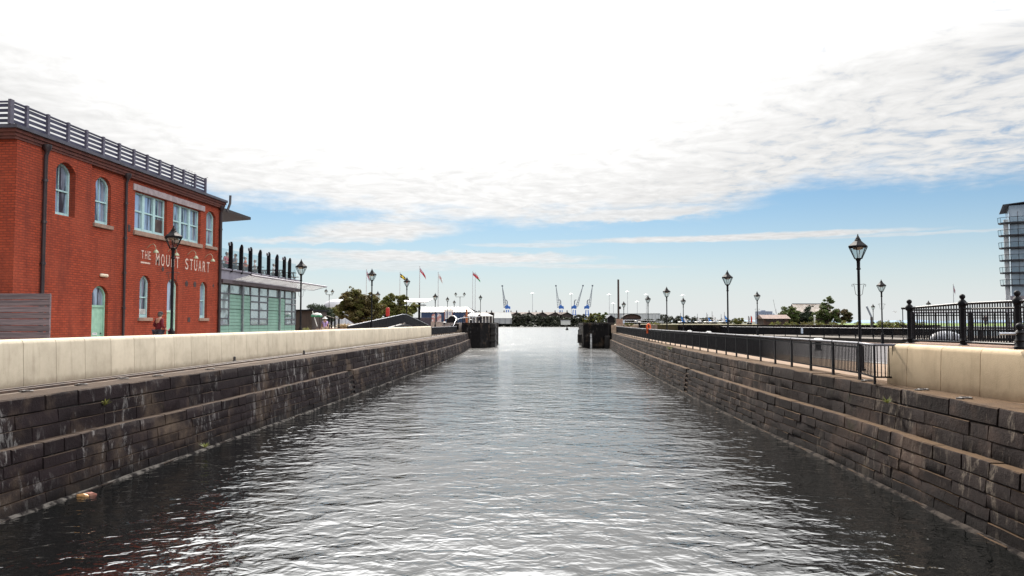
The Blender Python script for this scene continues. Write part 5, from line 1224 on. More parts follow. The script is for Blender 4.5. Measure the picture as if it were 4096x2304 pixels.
q = MB(); q.tube([(-18.9, 100, PROM), (-18.9, 100, 7.1)], .16, 10); q.lathe((-18.9, 100, 6.8), [(.16, 0), (.7, .3)], 8); q.build('column', BLACK, b); q = MB(); q.box(-19.7, 99.2, 6.52, -18.1, 100.8, 6.62); q.build('lower_plate', BLACK, b)
b = thing('low_wall', 'purple grey low wall behind the humped railing', 'wall', (-19, 118, PROM)); q = MB(); q.box(-24.5, 117.6, PROM, -19.2, 118, 5.0, .05); q.build('masonry', mat('purple_grey_render', (.06, .05, .065), (.045, .04, .05), rough=.9, ns=1.5), b)
b = thing('display_board', 'weathered picture board with two arched panels beside the lamp', 'sign', (-19, 113, PROM)); q = MB(); q.box(-19.55, 112.95, PROM, -17.85, 113.05, 4.35); q.build('backing', mat('board_beige', (.34, .28, .24), (.26, .21, .19), rough=.8, ns=2), b)
for dx in (-.42, .42):
    q = MB(); q.extr([(-18.7+dx-.3, 4.3), (-18.7+dx+.3, 4.3)]+[(-18.7+dx+.3*math.cos(a), 5.25+.3*math.sin(a)) for a in np.linspace(0, math.pi, 9)], lambda u, v, d: (u, 112.9+d, v), 0, .05); q.build('picture', mat('picture_mottle', (.50, .52, .55), (.34, .12, .10), rough=.6, ns=3.2, det=6), b)
X = SX(1794)/3000*160; b = thing('notice_board', 'red framed notice board with white panels above the arched hut', 'notice board', (X, 160, 4.15)); q = MB()
for a_, c_ in (((X-.85, 160, 4.15), (X-.85, 160, 7.05)), ((X+.85, 160, 4.15), (X+.85, 160, 7.05)), ((X-.95, 160, 7.0), (X+.95, 160, 7.0))): q.bar(a_, c_, .14, .14)
q.build('frame', mat('brick_red_paint', (.22, .055, .035), (.17, .045, .03), rough=.6), b); q = MB(); q.box(X-.75, 159.97, 5.0, X+.75, 160.03, 6.9); q.build('board', WHITE, b); q = MB(); q.box(X-.62, 159.94, 5.2, X-.05, 159.97, 6.6); q.box(X+.12, 159.94, 5.8, X+.62, 159.97, 6.5); q.build('posters', mat('poster_blue', (.22, .25, .36), (.40, .40, .44), rough=.6, ns=5), b)
X = SX(1867)/3000*166; b = MB(); b.box(X-.22, 165.8, 4.15, X+.22, 166.2, 7.15, .03); tag(b.build('timber_post', mat('orange_timber', (.30, .10, .035), (.22, .075, .03), rough=.7, ns=2)), 'squat orange brown timber post before the white canopy', 'post')
X = SX(1807)/3000*141; b = thing('arched_hut', 'black mouthed hut with a white arched roof', 'hut', (X, 141, 4.15)); q = MB(); q.extr([(X-.72, 4.15), (X+.72, 4.15)]+[(X+.72*math.cos(a), 4.75+.68*math.sin(a)) for a in np.linspace(0, math.pi, 11)], lambda u, v, d: (u, 141+d, v), 0, 1.6); q.build('front', BLACK, b)
q = MB(); pts = [(X+.76*math.cos(a), 4.75+.74*math.sin(a)) for a in np.linspace(-.05, math.pi*.62, 10)]; pts2 = [(X+.86*math.cos(a), 4.75+.84*math.sin(a)) for a in np.linspace(math.pi*.62, -.05, 10)]; q.extr(pts+pts2, lambda u, v, d: (u, 141+d, v), -.15, 1.7); q.build('roof', WHITE, b)
Y = 200; X0, X1 = SX(1868)/3000*Y, SX(1972)/3000*Y; b = thing('canopy_pavilion', 'long white canopied pavilion on thin posts behind the left lock head', 'pavilion', (X0, Y, PROM)); q = MB(); zc = 5.95
q.add([(X0, Y-2, zc), (X1, Y-2, zc), (X1, Y+2, zc), (X0, Y+2, zc), (X0+1.2, Y, zc+.95), (X1-1.8, Y, zc+.85)], [(0, 1, 5, 4), (1, 2, 5), (2, 3, 4, 5), (3, 0, 4), (3, 2, 1, 0)]); q.build('roof', mat('canvas_white', (.58, .58, .56), (.52, .52, .50), rough=.7), b)
for i in range(9): q = MB(); x = X0+(X1-X0)*i/8; q.box(x-.07, Y-2, PROM, x+.07, Y-1.86, zc); q.build('post', WHITE, b)
q = MB(); q.box(X0, Y+1.5, PROM, X1-1.5, Y+1.6, zc-.1); q.build('rear_wall', mat('grey_blue_wall', (.14, .15, .18), (.10, .11, .13), rough=.7), b)
b = thing('domed_building', 'pale grey domed roof peeping over the shrubs', 'building', (-74.6, 250, PROM)); q = MB(); q.lathe((-74.6, 250, PROM), [(5.6, 0), (5.6, 5.6), (5.3, 7.0), (4.4, 8.2), (2.8, 8.9), (0, 9.25)], 28); q.build('dome', mat('grey_roof_sheet', (.46, .46, .49), (.40, .40, .43), rough=.6, ns=.4), b, smooth=40)
q = MB()
for a in range(28): q.tube([(-74.6+5.64*math.cos(a*.2244), 250+5.64*math.sin(a*.2244), PROM+z) for z in (0, 5.6)], .04, 4)
q.build('ribs', STEEL, b)
b = thing('timber_hut', 'brown timber hut beside the glass pavilion', 'hut', (-23, 63, PROM)); q = MB(); q.box(-27, 62, PROM, -20.85, 66, 5.2); q.build('wall', mat('brown_boards', (.06, .042, .034), (.04, .03, .026), rough=.85, ns=2, stretch=(6, 6, .5)), b); q = MB(); q.box(-27.2, 61.8, 5.2, -20.75, 66.2, 5.32); q.build('roof', BLACK, b); q = MB(); q.bar((-20.8, 61.9, 5.25), (-20.35, 61.9, 3.9), .05); q.build('brace', WHITE, b)
b = thing('serving_trolley', 'tall thin legged stand with a white and green hooded top', 'stand', (-19.1, 58, PROM)); q = MB()
for x in (-19.4, -18.82):
    for y in (57.8, 58.2): q.bar((x, y, PROM), (x, y, 4.7), .025)
q.build('legs', BLACK, b); q = MB(); q.box(-19.5, 57.7, 4.66, -18.75, 58.3, 4.82, .04); q.build('tray', mat('bottle_green', (.04, .22, .12), (.03, .17, .09), rough=.5), b); q = MB(); q.lathe((-19.12, 58, 4.80), [(.42, 0), (.40, .08), (.30, .15), (0, .19)], 12); q.v = [(x, 58+(y-58)*.7, z) for x, y, z in q.v]; q.build('hood', WHITE, b, smooth=60)
b = thing('rope_fence', 'dark posts with sagging rope rails beside the pampas clump', 'fence', (-20.8, 68, PROM)); pts = [P3(px, py, Y)+(Y,) for px, py, Y in ((1284, 1253, 70), (1300, 1262, 69), (1313, 1265, 68), (1327, 1269, 67), (1340, 1273, 66.5), (1356, 1276, 66))]
for x, z, y in pts[1:]: q = MB(); q.bar((x, y, PROM), (x, y, z+.05), .11); q.build('post', BLACK, b)
q = MB(); q.tube([(x, y, z) for x, z, y in pts], .045, 6); q.tube([(x, y, z-.75) for x, z, y in pts], .045, 6); q.build('rope', mat('rope', (.22, .19, .16), (.16, .14, .12), rough=.9, ns=8), b)
b = MB(); b.box(-22, 63.2, PROM, -17.4, 63.8, PROM+.78, .04); tag(b.build('planter_wall', SANDST), 'low sandy kerb wall below the pampas clumps', 'wall')

# quay-edge ironwork and litter
def stub(px, py, label): X, Y = atz(px, py, Q); b = MB(); b.lathe((X, Y, Q-.02), [(.09, 0), (.09, .05), (.055, .08), (.06, .2), (.04, .24), (0, .25)], 10); tag(b.build('iron_stub', IRON, smooth=50), label, 'stub post', 'iron stubs by the crane rail')
stub(938, 1446, 'lone upright iron stub beside the crane rail, under the pub corner'); stub(1216, 1418, 'small iron stub beside the crane rail, farther along the parapet')
def mring(px, py, z, label):
    X, Y = atz(px, py, z); r = thing('mooring_ring', label, 'mooring ring', (X, Y, z), 'mooring rings on the copings'); q = MB(); q.lathe((X, Y, z), [(.09, 0), (.08, .03), (0, .04)], 8); q.build('plate', IRON, r); q = MB(); q.tube([(X+.13+.12*math.cos(a), Y+.12*math.sin(a), z+.03) for a in np.linspace(0, 6.283, 13)], .018, 5, caps=False); q.build('ring', IRON, r)
for px, py, l in ((90, 1568, 'mooring ring nearest the left picture edge, on the coping'), (310, 1541, 'mooring ring on the left coping below the green door'), (480, 1517, 'mooring ring on the left coping below the second drainpipe'), (620, 1505, 'mooring ring on the left coping below the person in maroon'), (830, 1478, 'mooring ring on the left coping with the brick corner above')): mring(px, py, Q, l)
for px, py, l in ((3455, 1525, 'mooring ring on the right coping under the railing corner'), (3672, 1562, 'mooring ring on the right coping at the buff wall foot'), (3840, 1596, 'rusty mooring ring on the right coping under the third buff panel')): mring(px, py, Q, l)
def litter(px, py, l, m, s, seed):
    X, Y = atz(px, py, .0); rn = random.Random(seed); b = MB(); n = 9
    top = [(X+s*math.cos(a)*rn.uniform(.6, 1.2), Y+s*.45*math.sin(a)*rn.uniform(.6, 1.2), .02+rn.uniform(0, .05)) for a in np.linspace(0, 6.28, n, endpoint=False)]
    b.add(top+[(x, y, -.03) for x, y, z in top]+[(X, Y, .08)], [(i, (i+1) % n, n+(i+1) % n, n+i) for i in range(n)]+[(i, (i+1) % n, 2*n) for i in range(n)]); tag(b.build('litter', m), l, 'litter', 'litter floating by the left wall')
litter(288, 1962, 'orange and white wrapper floating against the left wall', mat('wrapper', (.60, .30, .16), (.66, .60, .54), rough=.5, ns=9, lo=.45, hi=.55), .16, 1); litter(332, 1986, 'amber coloured scrap floating right of the wrapper', mat('amber_scrap', (.45, .24, .09), (.34, .2, .1), rough=.6), .13, 2); litter(365, 1980, 'dull red scrap floating farthest from the left wall', mat('red_scrap', (.22, .07, .05), (.30, .16, .12), rough=.6), .16, 3)
X, Y = atz(2969, 1394, Q+.03); b = thing('gull', 'white gull standing on the asphalt behind the bar railing', 'bird', (X, Y, Q)); me = skin_mesh([(0, 0, .2), (.12, 0, .22), (.2, 0, .30), (.22, 0, .34), (.30, 0, .33), (-.14, 0, .2), (-.3, 0, .22), (.02, .04, .1), (.02, .04, .01), (.02, -.04, .1), (.02, -.04, .01)], [(0, 1), (1, 2), (2, 3), (3, 4), (0, 5), (5, 6), (0, 7), (7, 8), (0, 9), (9, 10)], [.085, .075, .045, .045, .012, .07, .02, .015, .012, .015, .012])
me.materials.append(WHITE); o = bpy.data.objects.new('body', me); COL.objects.link(o); o.parent = b; b.rotation_euler = (0, 0, 2.6)
q = MB()
for s_ in (-1, 1): q.add([(.08, s_*.088, .25), (-.12, s_*.085, .27), (-.34, s_*.03, .24), (-.15, s_*.09, .18), (.04, s_*.095, .18)], [(0, 1, 2, 3, 4)])
q.build('wings', mat('gull_grey', (.30, .31, .33), rough=.7), b, local=True)

# ================================================================ right side, beyond the dock
b = thing('retaining_wall', 'dark stone wall holding up the grass bank across the dock', 'wall', (30, 113, 2.4)); q = MB(); wp = Path([(13.2, 126), (19.8, 116.6), (30, 112.6), (38, 110.1), (52, 106.4)]); rnd = random.Random(4)
for i in range(2):
    t_ = 0.
    while t_ < wp.len-.3:
        L_ = min(rnd.uniform(.9, 2.0), wp.len-t_); a, e = t_+.01, t_+L_-.01; t_ += L_; o_ = rnd.uniform(-.02, .03); z0, z1 = 2.3+.8*i, 3.1+.8*i-.012
        q.add([(*wp.off(u, v), z) for z in (z0, z1) for u, v in ((a, .12+o_), (e, .12+o_), (e, -.5), (a, -.5))], [(4, 5, 6, 7), (0, 1, 5, 4), (1, 2, 6, 5), (3, 0, 4, 7)])
q.build('blocks', STONE_D, b)
b = thing('brown_shed', 'low brown shed with a shallow rusty roof beside the house', 'shed', (35, 125, RG)); q = MB(); q.box(32.95, 124, RG-.2, 36.9, 128, 4.9); q.build('wall', mat('brown_render', (.075, .042, .032), (.05, .03, .025), rough=.9, ns=1.3), b)
q = MB(); q.add([(32.7, 123.7, 4.85), (37.15, 123.7, 4.85), (37.15, 128.3, 4.85), (32.7, 128.3, 4.85), (32.7, 126, 5.5), (37.15, 126, 5.5)], [(0, 1, 5, 4), (2, 3, 4, 5), (1, 2, 5), (3, 0, 4), (3, 2, 1, 0)]); q.build('roof', mat('rust_sheet', (.17, .10, .075), (.11, .065, .05), rough=.7, ns=2), b)
q = MB(); q.box(33.3, 123.97, 4.45, 36.2, 123.995, 4.8); q.box(33.3, 123.93, 4.38, 36.3, 124, 4.45); q.build('shutter', mat('dark_shutter', (.03, .02, .02), rough=.7), b)
Y = 140; hx0, hx1 = SX(3158)/3000*Y, SX(3220)/3000*Y; b = thing('slate_house', 'small ruined house with a pale slate roof smothered in ivy', 'house', (45, Y, RG)); q = MB(); zr_ = 7.65; ze_ = 5.75; xa, xb = 42.6, 46.4
# ridge runs left to right; the gable shows at the right end
q.box(xa, 138, RG-.2, xb+2.2, 143, ze_); q.add([(xb+2.2, 138, ze_), (xb+2.2, 143, ze_), (xb+2.2, 140.5, zr_-.1), (xa, 138, ze_), (xa, 143, ze_), (xa, 140.5, zr_-.1)], [(0, 1, 2), (5, 4, 3)]); q.build('wall', mat('dim_brick', (.05, .034, .028), (.035, .026, .022), rough=.9, ns=2), b)
q = MB(); q.add([(xa-.2, 137.6, ze_-.15), (xb+.2, 137.6, ze_-.15), (xb+2.0, 140.5, zr_), (xa-.2, 140.5, zr_), (xb+2.5, 140.5, zr_), (xb+2.5, 143.4, ze_-.15), (xa-.2, 143.4, ze_-.15), (xb+2.5, 137.6, ze_-.15)], [(0, 7, 4, 3), (3, 4, 5, 6)]); q.build('roof', mat('pale_slate', (.46, .41, .37), (.32, .27, .23), rough=.8, ns=2.5), b)
q = MB(); q.box(xa-.1, 140.35, zr_-.03, xb+2.4, 140.65, zr_+.06); q.build('ridge', SLATE, b)
b = MB(); b.lathe((SX(3257)/3000*130, 130, RG), [(.14, 0), (.14, 1.3), (.2, 1.32), (.2, 1.5), (.12, 1.6), (0, 1.62)], 10); tag(b.build('marker_post', WHITE, smooth=40), 'slim white marker post between the house and the pointed tree', 'post')
Y = 170; b = thing('arched_shed', 'dark brown round-roofed shed behind the bar railing', 'shed', (16.3, Y, RG)); q = MB(); xs0, xs1 = SX(2492)/3000*Y, SX(2563)/3000*Y; q.extr([(xs0, RG-1), (xs1, RG-1), (xs1, 5.2)]+[((xs0+xs1)/2+(xs1-xs0)/2*math.cos(a), 5.2+.85*math.sin(a)) for a in np.linspace(.0, math.pi, 13)][1:-1]+[(xs0, 5.2)], lambda u, v, d: (u, Y+d, v), 0, 6); q.build('wall', mat('shed_brown', (.055, .032, .028), (.04, .025, .022), rough=.9), b)
q = MB(); cx_ = (xs0+xs1)/2; rr = (xs1-xs0)/2; q.extr([(cx_+(rr+.12)*math.cos(a), 5.2+(.97)*math.sin(a)) for a in np.linspace(0, math.pi, 13)]+[(cx_+(rr-.02)*math.cos(a), 5.2+.83*math.sin(a)) for a in np.linspace(math.pi, 0, 13)], lambda u, v, d: (u, Y+d, v), -.2, 6.1); q.build('roof', BLACK, b); q = MB(); q.box(xs0+.6, Y-.05, RG, xs1-.6, Y-.005, 5.1); q.build('door', BLACK, b)
Y = 152; x0, x1 = SX(2430)/3000*Y, SX(2457)/3000*Y; b = thing('gabled_hut', 'small black gabled hut behind the gauge pier', 'hut', (x0, Y, 4.1)); q = MB(); q.extr([(x0, 3.9), (x1, 3.9), (x1, 5.1), ((x0+x1)/2, 5.65), (x0, 5.1)], lambda u, v, d: (u, Y+d, v), 0, 2.5); q.build('wall', BLACK, b); q = MB(); q.extr([(x0-.12, 5.05), ((x0+x1)/2, 5.68), (x1+.12, 5.05), (x1+.12, 5.15), ((x0+x1)/2, 5.8), (x0-.12, 5.15)], lambda u, v, d: (u, Y+d, v), -.15, 2.6); q.build('roof', SLATE, b)
X, zt = P3(2473, 1118, 140); b = thing('tall_pole', 'tall bare dark pole rising beside the lock', 'pole', (X, 140, 2.5)); q = MB(); q.tube([(X, 140, 2.5), (X, 140, zt)], [.2, .17], 10); q.build('shaft', mat('dark_timber', (.035, .022, .02), (.05, .03, .026), rough=.8, ns=3), b, smooth=60); q = MB(); q.box(X+.1, 139.8, 6.7, X+.45, 140.2, 7.2, .05); q.build('box', BLACK, b)
for z in (11.6, 11.9): pass
b = MB(); x0 = SX(2464)/3000*132; b.box(x0, 131.5, 3.4, x0+1.15, 132.6, 4.85, .03); tag(b.build('stone_block', SANDST), 'square sandstone block behind the bar railing end', 'block')
b = MB(); x0 = SX(2494)/3000*113.8; b.box(x0-.12, 113.7, 4.1, x0+.14, 113.74, 4.55); tag(b.build('notice_sign', mat('notice_pale', (.58, .62, .70), (.40, .48, .6), rough=.5, ns=9)), 'little pale blue notice fixed low on the farthest lamp', 'sign')
b = thing('lock_barrier', 'pale pipe barrier reaching over the lock behind the railing', 'barrier', (14, 128, 3.6)); q = MB(); q.tube([(10.6, 128, 4.62), (14.5, 127, 4.6), (17.2, 126, 4.35)], .045, 6); q.tube([(10.6, 128, 4.25), (17.2, 126, 4.2)], .03, 6); q.build('rails', STEEL, b); q = MB()
for x in (10.8, 13, 15, 17): q.bar((x, 128-(x-10.6)*.3, 3.4), (x, 128-(x-10.6)*.3, 4.6), .06)
q.build('uprights', STEEL, b)
X, Y = SX(2593)/3000*72, 72; b = thing('lifebuoy', 'orange lifebuoy hanging on a post behind the bar railing', 'lifebuoy', (X, Y, Q)); q = MB(); q.bar((X, Y+.1, Q), (X, Y+.1, 4.15), .07); q.build('post', BLACK, b); q = MB(); q.tube([(X+.16*math.cos(a), Y, 3.78+.29*math.sin(a)) for a in np.linspace(0, 6.283, 25)], .085, 10, caps=False); q.build('ring', mat('lifebuoy_orange', (.75, .13, .035), (.6, .10, .03), rough=.5), b, smooth=80); q = MB(); q.box(X-.2, Y+.02, 3.2, X+.2, Y+.08, 3.75, .03); q.build('case', mat('lifebuoy_orange', (.75, .13, .035)), b)
X, Y = 23.9, 39.5; b = thing('lifebuoy', 'red and white lifebuoy behind the last ornate panel', 'lifebuoy', (X, Y, Q)); q = MB(); q.bar((X, Y+.12, Q), (X, Y+.12, 4.1), .08); q.build('post', BLACK, b); q = MB(); q.tube([(X+.3*math.cos(a), Y, 3.95+.3*math.sin(a)) for a in np.linspace(0, 6.283, 25)], .085, 10, caps=False); q.build('ring', mat('lifebuoy_red', (.55, .045, .035)), b, smooth=80)
X, Y = SX(3283)/3000*97, 97; 
b = thing('notice_plate', 'white and blue notice plate hung on the far dock railing', 'sign', (28.6, 98.6, 3.0)); X, Z = P3(3156 if False else 3207, 1322, 91); q = MB(); q.box(X-.1, 90.9, Z-.35, X+.12, 90.95, Z+.28); q.build('plate', mat('notice_pale', (.58, .62, .7)), b)
# dinghies on the hard
def dinghy(px, Y, sail, label, side, mz, seed):
    X = SX(px)/3000*Y; z0 = RG-.2; r = thing('sailing_dinghy', label, 'dinghy', (X, Y, z0), 'sailing dinghies beyond the dock'); q = MB(); L_ = 4.2; vs = []; fs = []
    for i in range(9):
        u = i/8; w = .75*math.sin(math.pi*min(1, .18+u*.82))**.7*(1 if u < .6 else 1); w = max(w, .02)
        for a in np.linspace(-1, 1, 7): vs.append((X+w*a, Y-L_/2+L_*u, z0+.35+.35*abs(a)**2+.12*u*u))
    for i in range(8):
        for k in range(6): fs.append((i*7+k, i*7+k+1, i*7+8+k, i*7+7+k))
    q.add(vs, fs); q.add([vs[i*7] for i in range(9)]+[vs[i*7+6] for i in range(9)], [(i, i+1, 10+i, 9+i) for i in range(8)]); q.build('hull', WHITE, r)
    q = MB(); q.tube([(X, Y, z0+.5), (X, Y, mz)], [.07, .04], 6); q.build('mast', mat('dark_spar', (.05, .045, .05), (.09, .08, .08), rough=.5), r); q = MB(); q.tube([(X, Y, z0+1.2), (X+side*1.1, Y-1.4, z0+1.25)], .04, 5); q.build('boom', mat('dark_spar', (.05, .045, .05)), r)
    if sail:
        q = MB(); n = 8; h = mz-z0-1.2
        pts = [(X+side*(.08+(1.0*(1-k/n)**.7)*1.0), Y-.3*(1-k/n), z0+.6+h*.88*k/n) for k in range(n+1)]; pin = [(X+side*.06+side*.25*(1-k/n), Y, z0+.6+h*.88*k/n) for k in range(n+1)]
        q.add(pts+pin, [(k, k+1, n+2+k, n+1+k) for k in range(n)]); q.add([(a, b_+.05, c) for a, b_, c in pts+pin], [(k, k+1, n+2+k, n+1+k) for k in range(n)]); q.build('sail', sail, r)
S_B, S_W = mat('sail_blue', (.03, .19, .55), (.02, .14, .45), rough=.6), mat('sail_white', (.72, .72, .74), (.6, .6, .63), rough=.6)
dinghy(2722, 178, S_B, 'dinghy with a drooping blue sail, leftmost of the dinghies', 1, 6.5, 1); dinghy(2732, 186, S_W, 'dinghy with a white sail tucked behind the leftmost blue one', 1, 6.3, 2); dinghy(2789, 180, S_W, 'dinghy with a curved white sail left of the red marked mast', 1, 6.3, 3)
dinghy(2826, 176, None, 'dinghy with a bare thick dark mast', -1, 6.5, 4); dinghy(2830, 188, S_B, 'dinghy with a bright blue sail between two white sails', 1, 6.3, 5); dinghy(2848, 182, S_W, 'dinghy with the tallest mast and a narrow white sail', 1, 6.9, 6); dinghy(2884, 178, S_W, 'dinghy with a square lettered white sail', 1, 6.2, 7); dinghy(2897, 186, S_B, 'dinghy with a blue sail just left of the brown shed lamp', 1, 6.8, 8)
def feather(px, Y, m, label):
    X = SX(px)/3000*Y; r = thing('feather_banner', label, 'banner', (X, Y, RG), 'feather banners'); q = MB(); q.tube([(X, Y, RG), (X, Y, 5.55)], .03, 5); q.build('pole', STEEL, r); q = MB(); q.extr([(X, 4.2), (X+.32, 4.25), (X+.3, 5.2), (X+.16, 5.5), (X, 5.55)], lambda u, v, d: (u, Y+d, v), 0, .03); q.build('banner', m, r); q = MB(); q.lathe((X, Y, RG), [(.25, 0), (.22, .3), (.1, .35)], 8); q.build('base', BLACK, r)
feather(2992, 152, mat('banner_grey', (.50, .50, .54), (.14, .13, .15), rough=.7, ns=2.5), 'white and black feather banner beside the round bush'); feather(3002, 150, mat('banner_red', (.55, .05, .04), (.44, .04, .035), rough=.7), 'red feather banner nearer the brown shed')
for px, py, Y, l in ((3093, 1198, 145, 'leaning thin radio whip above the brown shed'), (3104, 1236, 150, 'short radio whip beside the leaning one')):
    X, zt = P3(px, py, Y); b = MB(); b.tube([(X+.9 if py < 1210 else X+.15, Y, RG), (X, Y, zt)], .025, 5); tag(b.build('radio_whip', IRON), l, 'aerial')
# jetty and figures seen between the ornate bars
b = thing('jetty', 'dark timber jetty with rails seen through the ornate railing', 'jetty', (55, 84, 0)); q = MB(); q.box(42, 80, 3.4, 75, 88, 3.75); 
for x in range(43, 75, 4): q.box(x, 80.2, -1, x+.35, 80.5, 3.4)
q.build('deck', mat('tarred_timber', (.014, .012, .012)), b); q = MB()
for x in np.arange(42.5, 75, 1.2): q.bar((x, 80.2, 3.75), (x, 80.2, 4.7), .05)
for z in (4.2, 4.7): q.tube([(42.5, 80.2, z), (75, 80.2, z)], .035, 6)
q.build('rail', IRON, b)
person('dark silhouetted person on the jetty behind the middle ornate post', (45.2, 83, 3.75), R(20), NAVY, NAVY, H_BLK, sc=.8, long_sleeve=True); person('second silhouetted person on the jetty right of the middle ornate post', (53.6, 84, 3.75), R(-30), mat('dull_red_cloth', (.12, .03, .03), rough=.9), NAVY, H_BLK, sc=.75)
X, Y = SX(3780)/3000*60, 60; b = thing('covered_boat', 'boat under a white tarpaulin seen between the ornate bars', 'boat', (X, Y, Q)); q = MB(); vs = []; n = 9
for i in range(n):
    u = i/(n-1); w = .95*math.sin(math.pi*(.08+.84*u))**.6
    for a in np.linspace(0, math.pi, 8): vs.append((X-1.2+2.4*u, Y+w*math.cos(a), Q+.1+(.35+.65*math.sin(math.pi*u)**.5)*math.sin(a)))
q.add(vs, [(i*8+k, i*8+k+1, i*8+9+k, i*8+8+k) for i in range(n-1) for k in range(7)]+[tuple(range(8)), tuple(range(n*8-1, n*8-9, -1))]); q.build('tarpaulin', mat('tarpaulin', (.34, .35, .38), (.06, .06, .08), rough=.5, ns=1.5), b, smooth=60); q = MB(); q.box(X-1.1, Y-.9, Q, X+1.1, Y+.9, Q+.12); q.build('cradle', BLACK, b)
Y = 108; xa, za = P3(3466, 1225, Y); xb_, zb_ = P3(3486, 1268, Y); b = thing('davit_crane', 'slim grey slanting davit arm at the edge of the marsh', 'crane', (xb_, Y, 2.4)); q = MB(); q.bar((xa, Y, za), (xb_, Y, zb_), .16, .2); q.build('arm', mat('grey_blue_paint', (.22, .25, .30), (.17, .19, .23), rough=.5), b); q = MB(); q.bar((xb_, Y, 2.4), (xb_, Y, zb_), .25); q.build('pedestal', IRON, b)

# the apartment tower
Yt = 180; kx = Yt/3000; xw = SX(4034)*kx; xp = SX(4020)*kx
xw += .9; xp += .9
TW = thing('apartment_tower', 'pale apartment tower with curved glass balconies at the right picture edge', 'building', (xw, Yt, 0), rz=R(-27)); fl = [atY(4020, y, Yt)[1] for y in (1136, 1086, 1036, 986, 936, 886)]
q = MB(); q.box(xw, Yt+2, 9.9, xw+20, Yt+18, 31.6); q.build('core', mat('tower_glass', (.46, .52, .60), (.34, .40, .48), rough=.22, ns=.35, metal=.35), TW)
q = MB(); q.box(xw+7.5, Yt+1.7, 2, xw+20, Yt+17, 31.5); q.box(xw+4.5, Yt+1.8, 8.2, xw+20, Yt+17.9, 9.89); q.box(xw-.3, Yt+1.5, 9.5, xw+4.5, Yt+17, 10.4); q.build('wall', mat('pale_render', (.46, .40, .44), (.40, .35, .38), rough=.8, ns=.5), TW)
q = MB(); q.tube([(xp, Yt+1, 0), (xp, Yt+1, 28.2)], .5, 14); q.build('column', mat('white_column', (.62, .62, .64), (.54, .54, .57), rough=.6), TW, smooth=60)
q = MB(); q.add([(xw-1.3, Yt+.5, 31.75), (xw+20, Yt+.5, 33.6), (xw+20, Yt+18, 33.6), (xw-1.3, Yt+18, 31.75), (xw-1.3, Yt+.5, 31.6), (xw+20, Yt+.5, 33.4), (xw+20, Yt+18, 33.4), (xw-1.3, Yt+18, 31.6)], [(0, 1, 2, 3), (7, 6, 5, 4), (0, 1, 5, 4), (1, 2, 6, 5), (2, 3, 7, 6), (3, 0, 4, 7)]); q.build('roof', SLATE, TW)
for i, z in enumerate(fl):
    x0 = SX(3993+1.2*(5-i)*.5)*kx+.9; pts = [(x0, Yt+1.2), (x0+.5, Yt+.2), (x0+2.2, Yt-.5), (xw+1.5, Yt-.7), (xw+7.4, Yt+.2), (xw+7.4, Yt+2), (xw, Yt+2), (x0+.4, Yt+2.6)]
    q = MB(); q.prism(pts, z-.45, z-.12); bal = q.build('balcony', mat('dark_slab', (.05, .05, .06), (.035, .035, .045), rough=.6), TW)
    q = MB(); P_ = [Vector((*p, 0)) for p in pts[:5]]
    for a, e in zip(P_, P_[1:]):
        n = Vector((0, -1, 0)); out = Vector((-.25, -.05, 0))*(1 if a.x < xw-1 else 0)
        q.add([a+Vector((0, 0, z-.1)), e+Vector((0, 0, z-.1)), e+out*.4+Vector((0, 0, z+1.0)), a+out+Vector((0, 0, z+1.0))], [(0, 1, 2, 3)])
    q.build('glass_rail', CLEAR, bal)
    q = MB()
    for a, e in zip(P_, P_[1:]):
        q.bar(a+Vector((-.1, 0, z+1.02)), e+Vector((-.05, 0, z+1.02)), .09); nn = max(1, int((e-a).length/1.3))
        for k in range(nn+1): w = a.lerp(e, k/nn); q.bar(w+Vector((0, 0, z-.4)), w+Vector((-.1, 0, z+1.02)), .07)
    q.build('rail', BLACK, bal)
    q = MB(); q.box(xw+3.2, Yt+1.93, z, xw+5.2, Yt+1.97, z+2.2); q.build('window', PANE, TW)
    q = MB()
    for u in (0, 1.6, 3.1, 5.3, 6.6): q.box(xw+u, Yt+1.9, z-.1, xw+u+.10, Yt+1.99, z+2.5)
    q.build('mullions', VIO, TW)

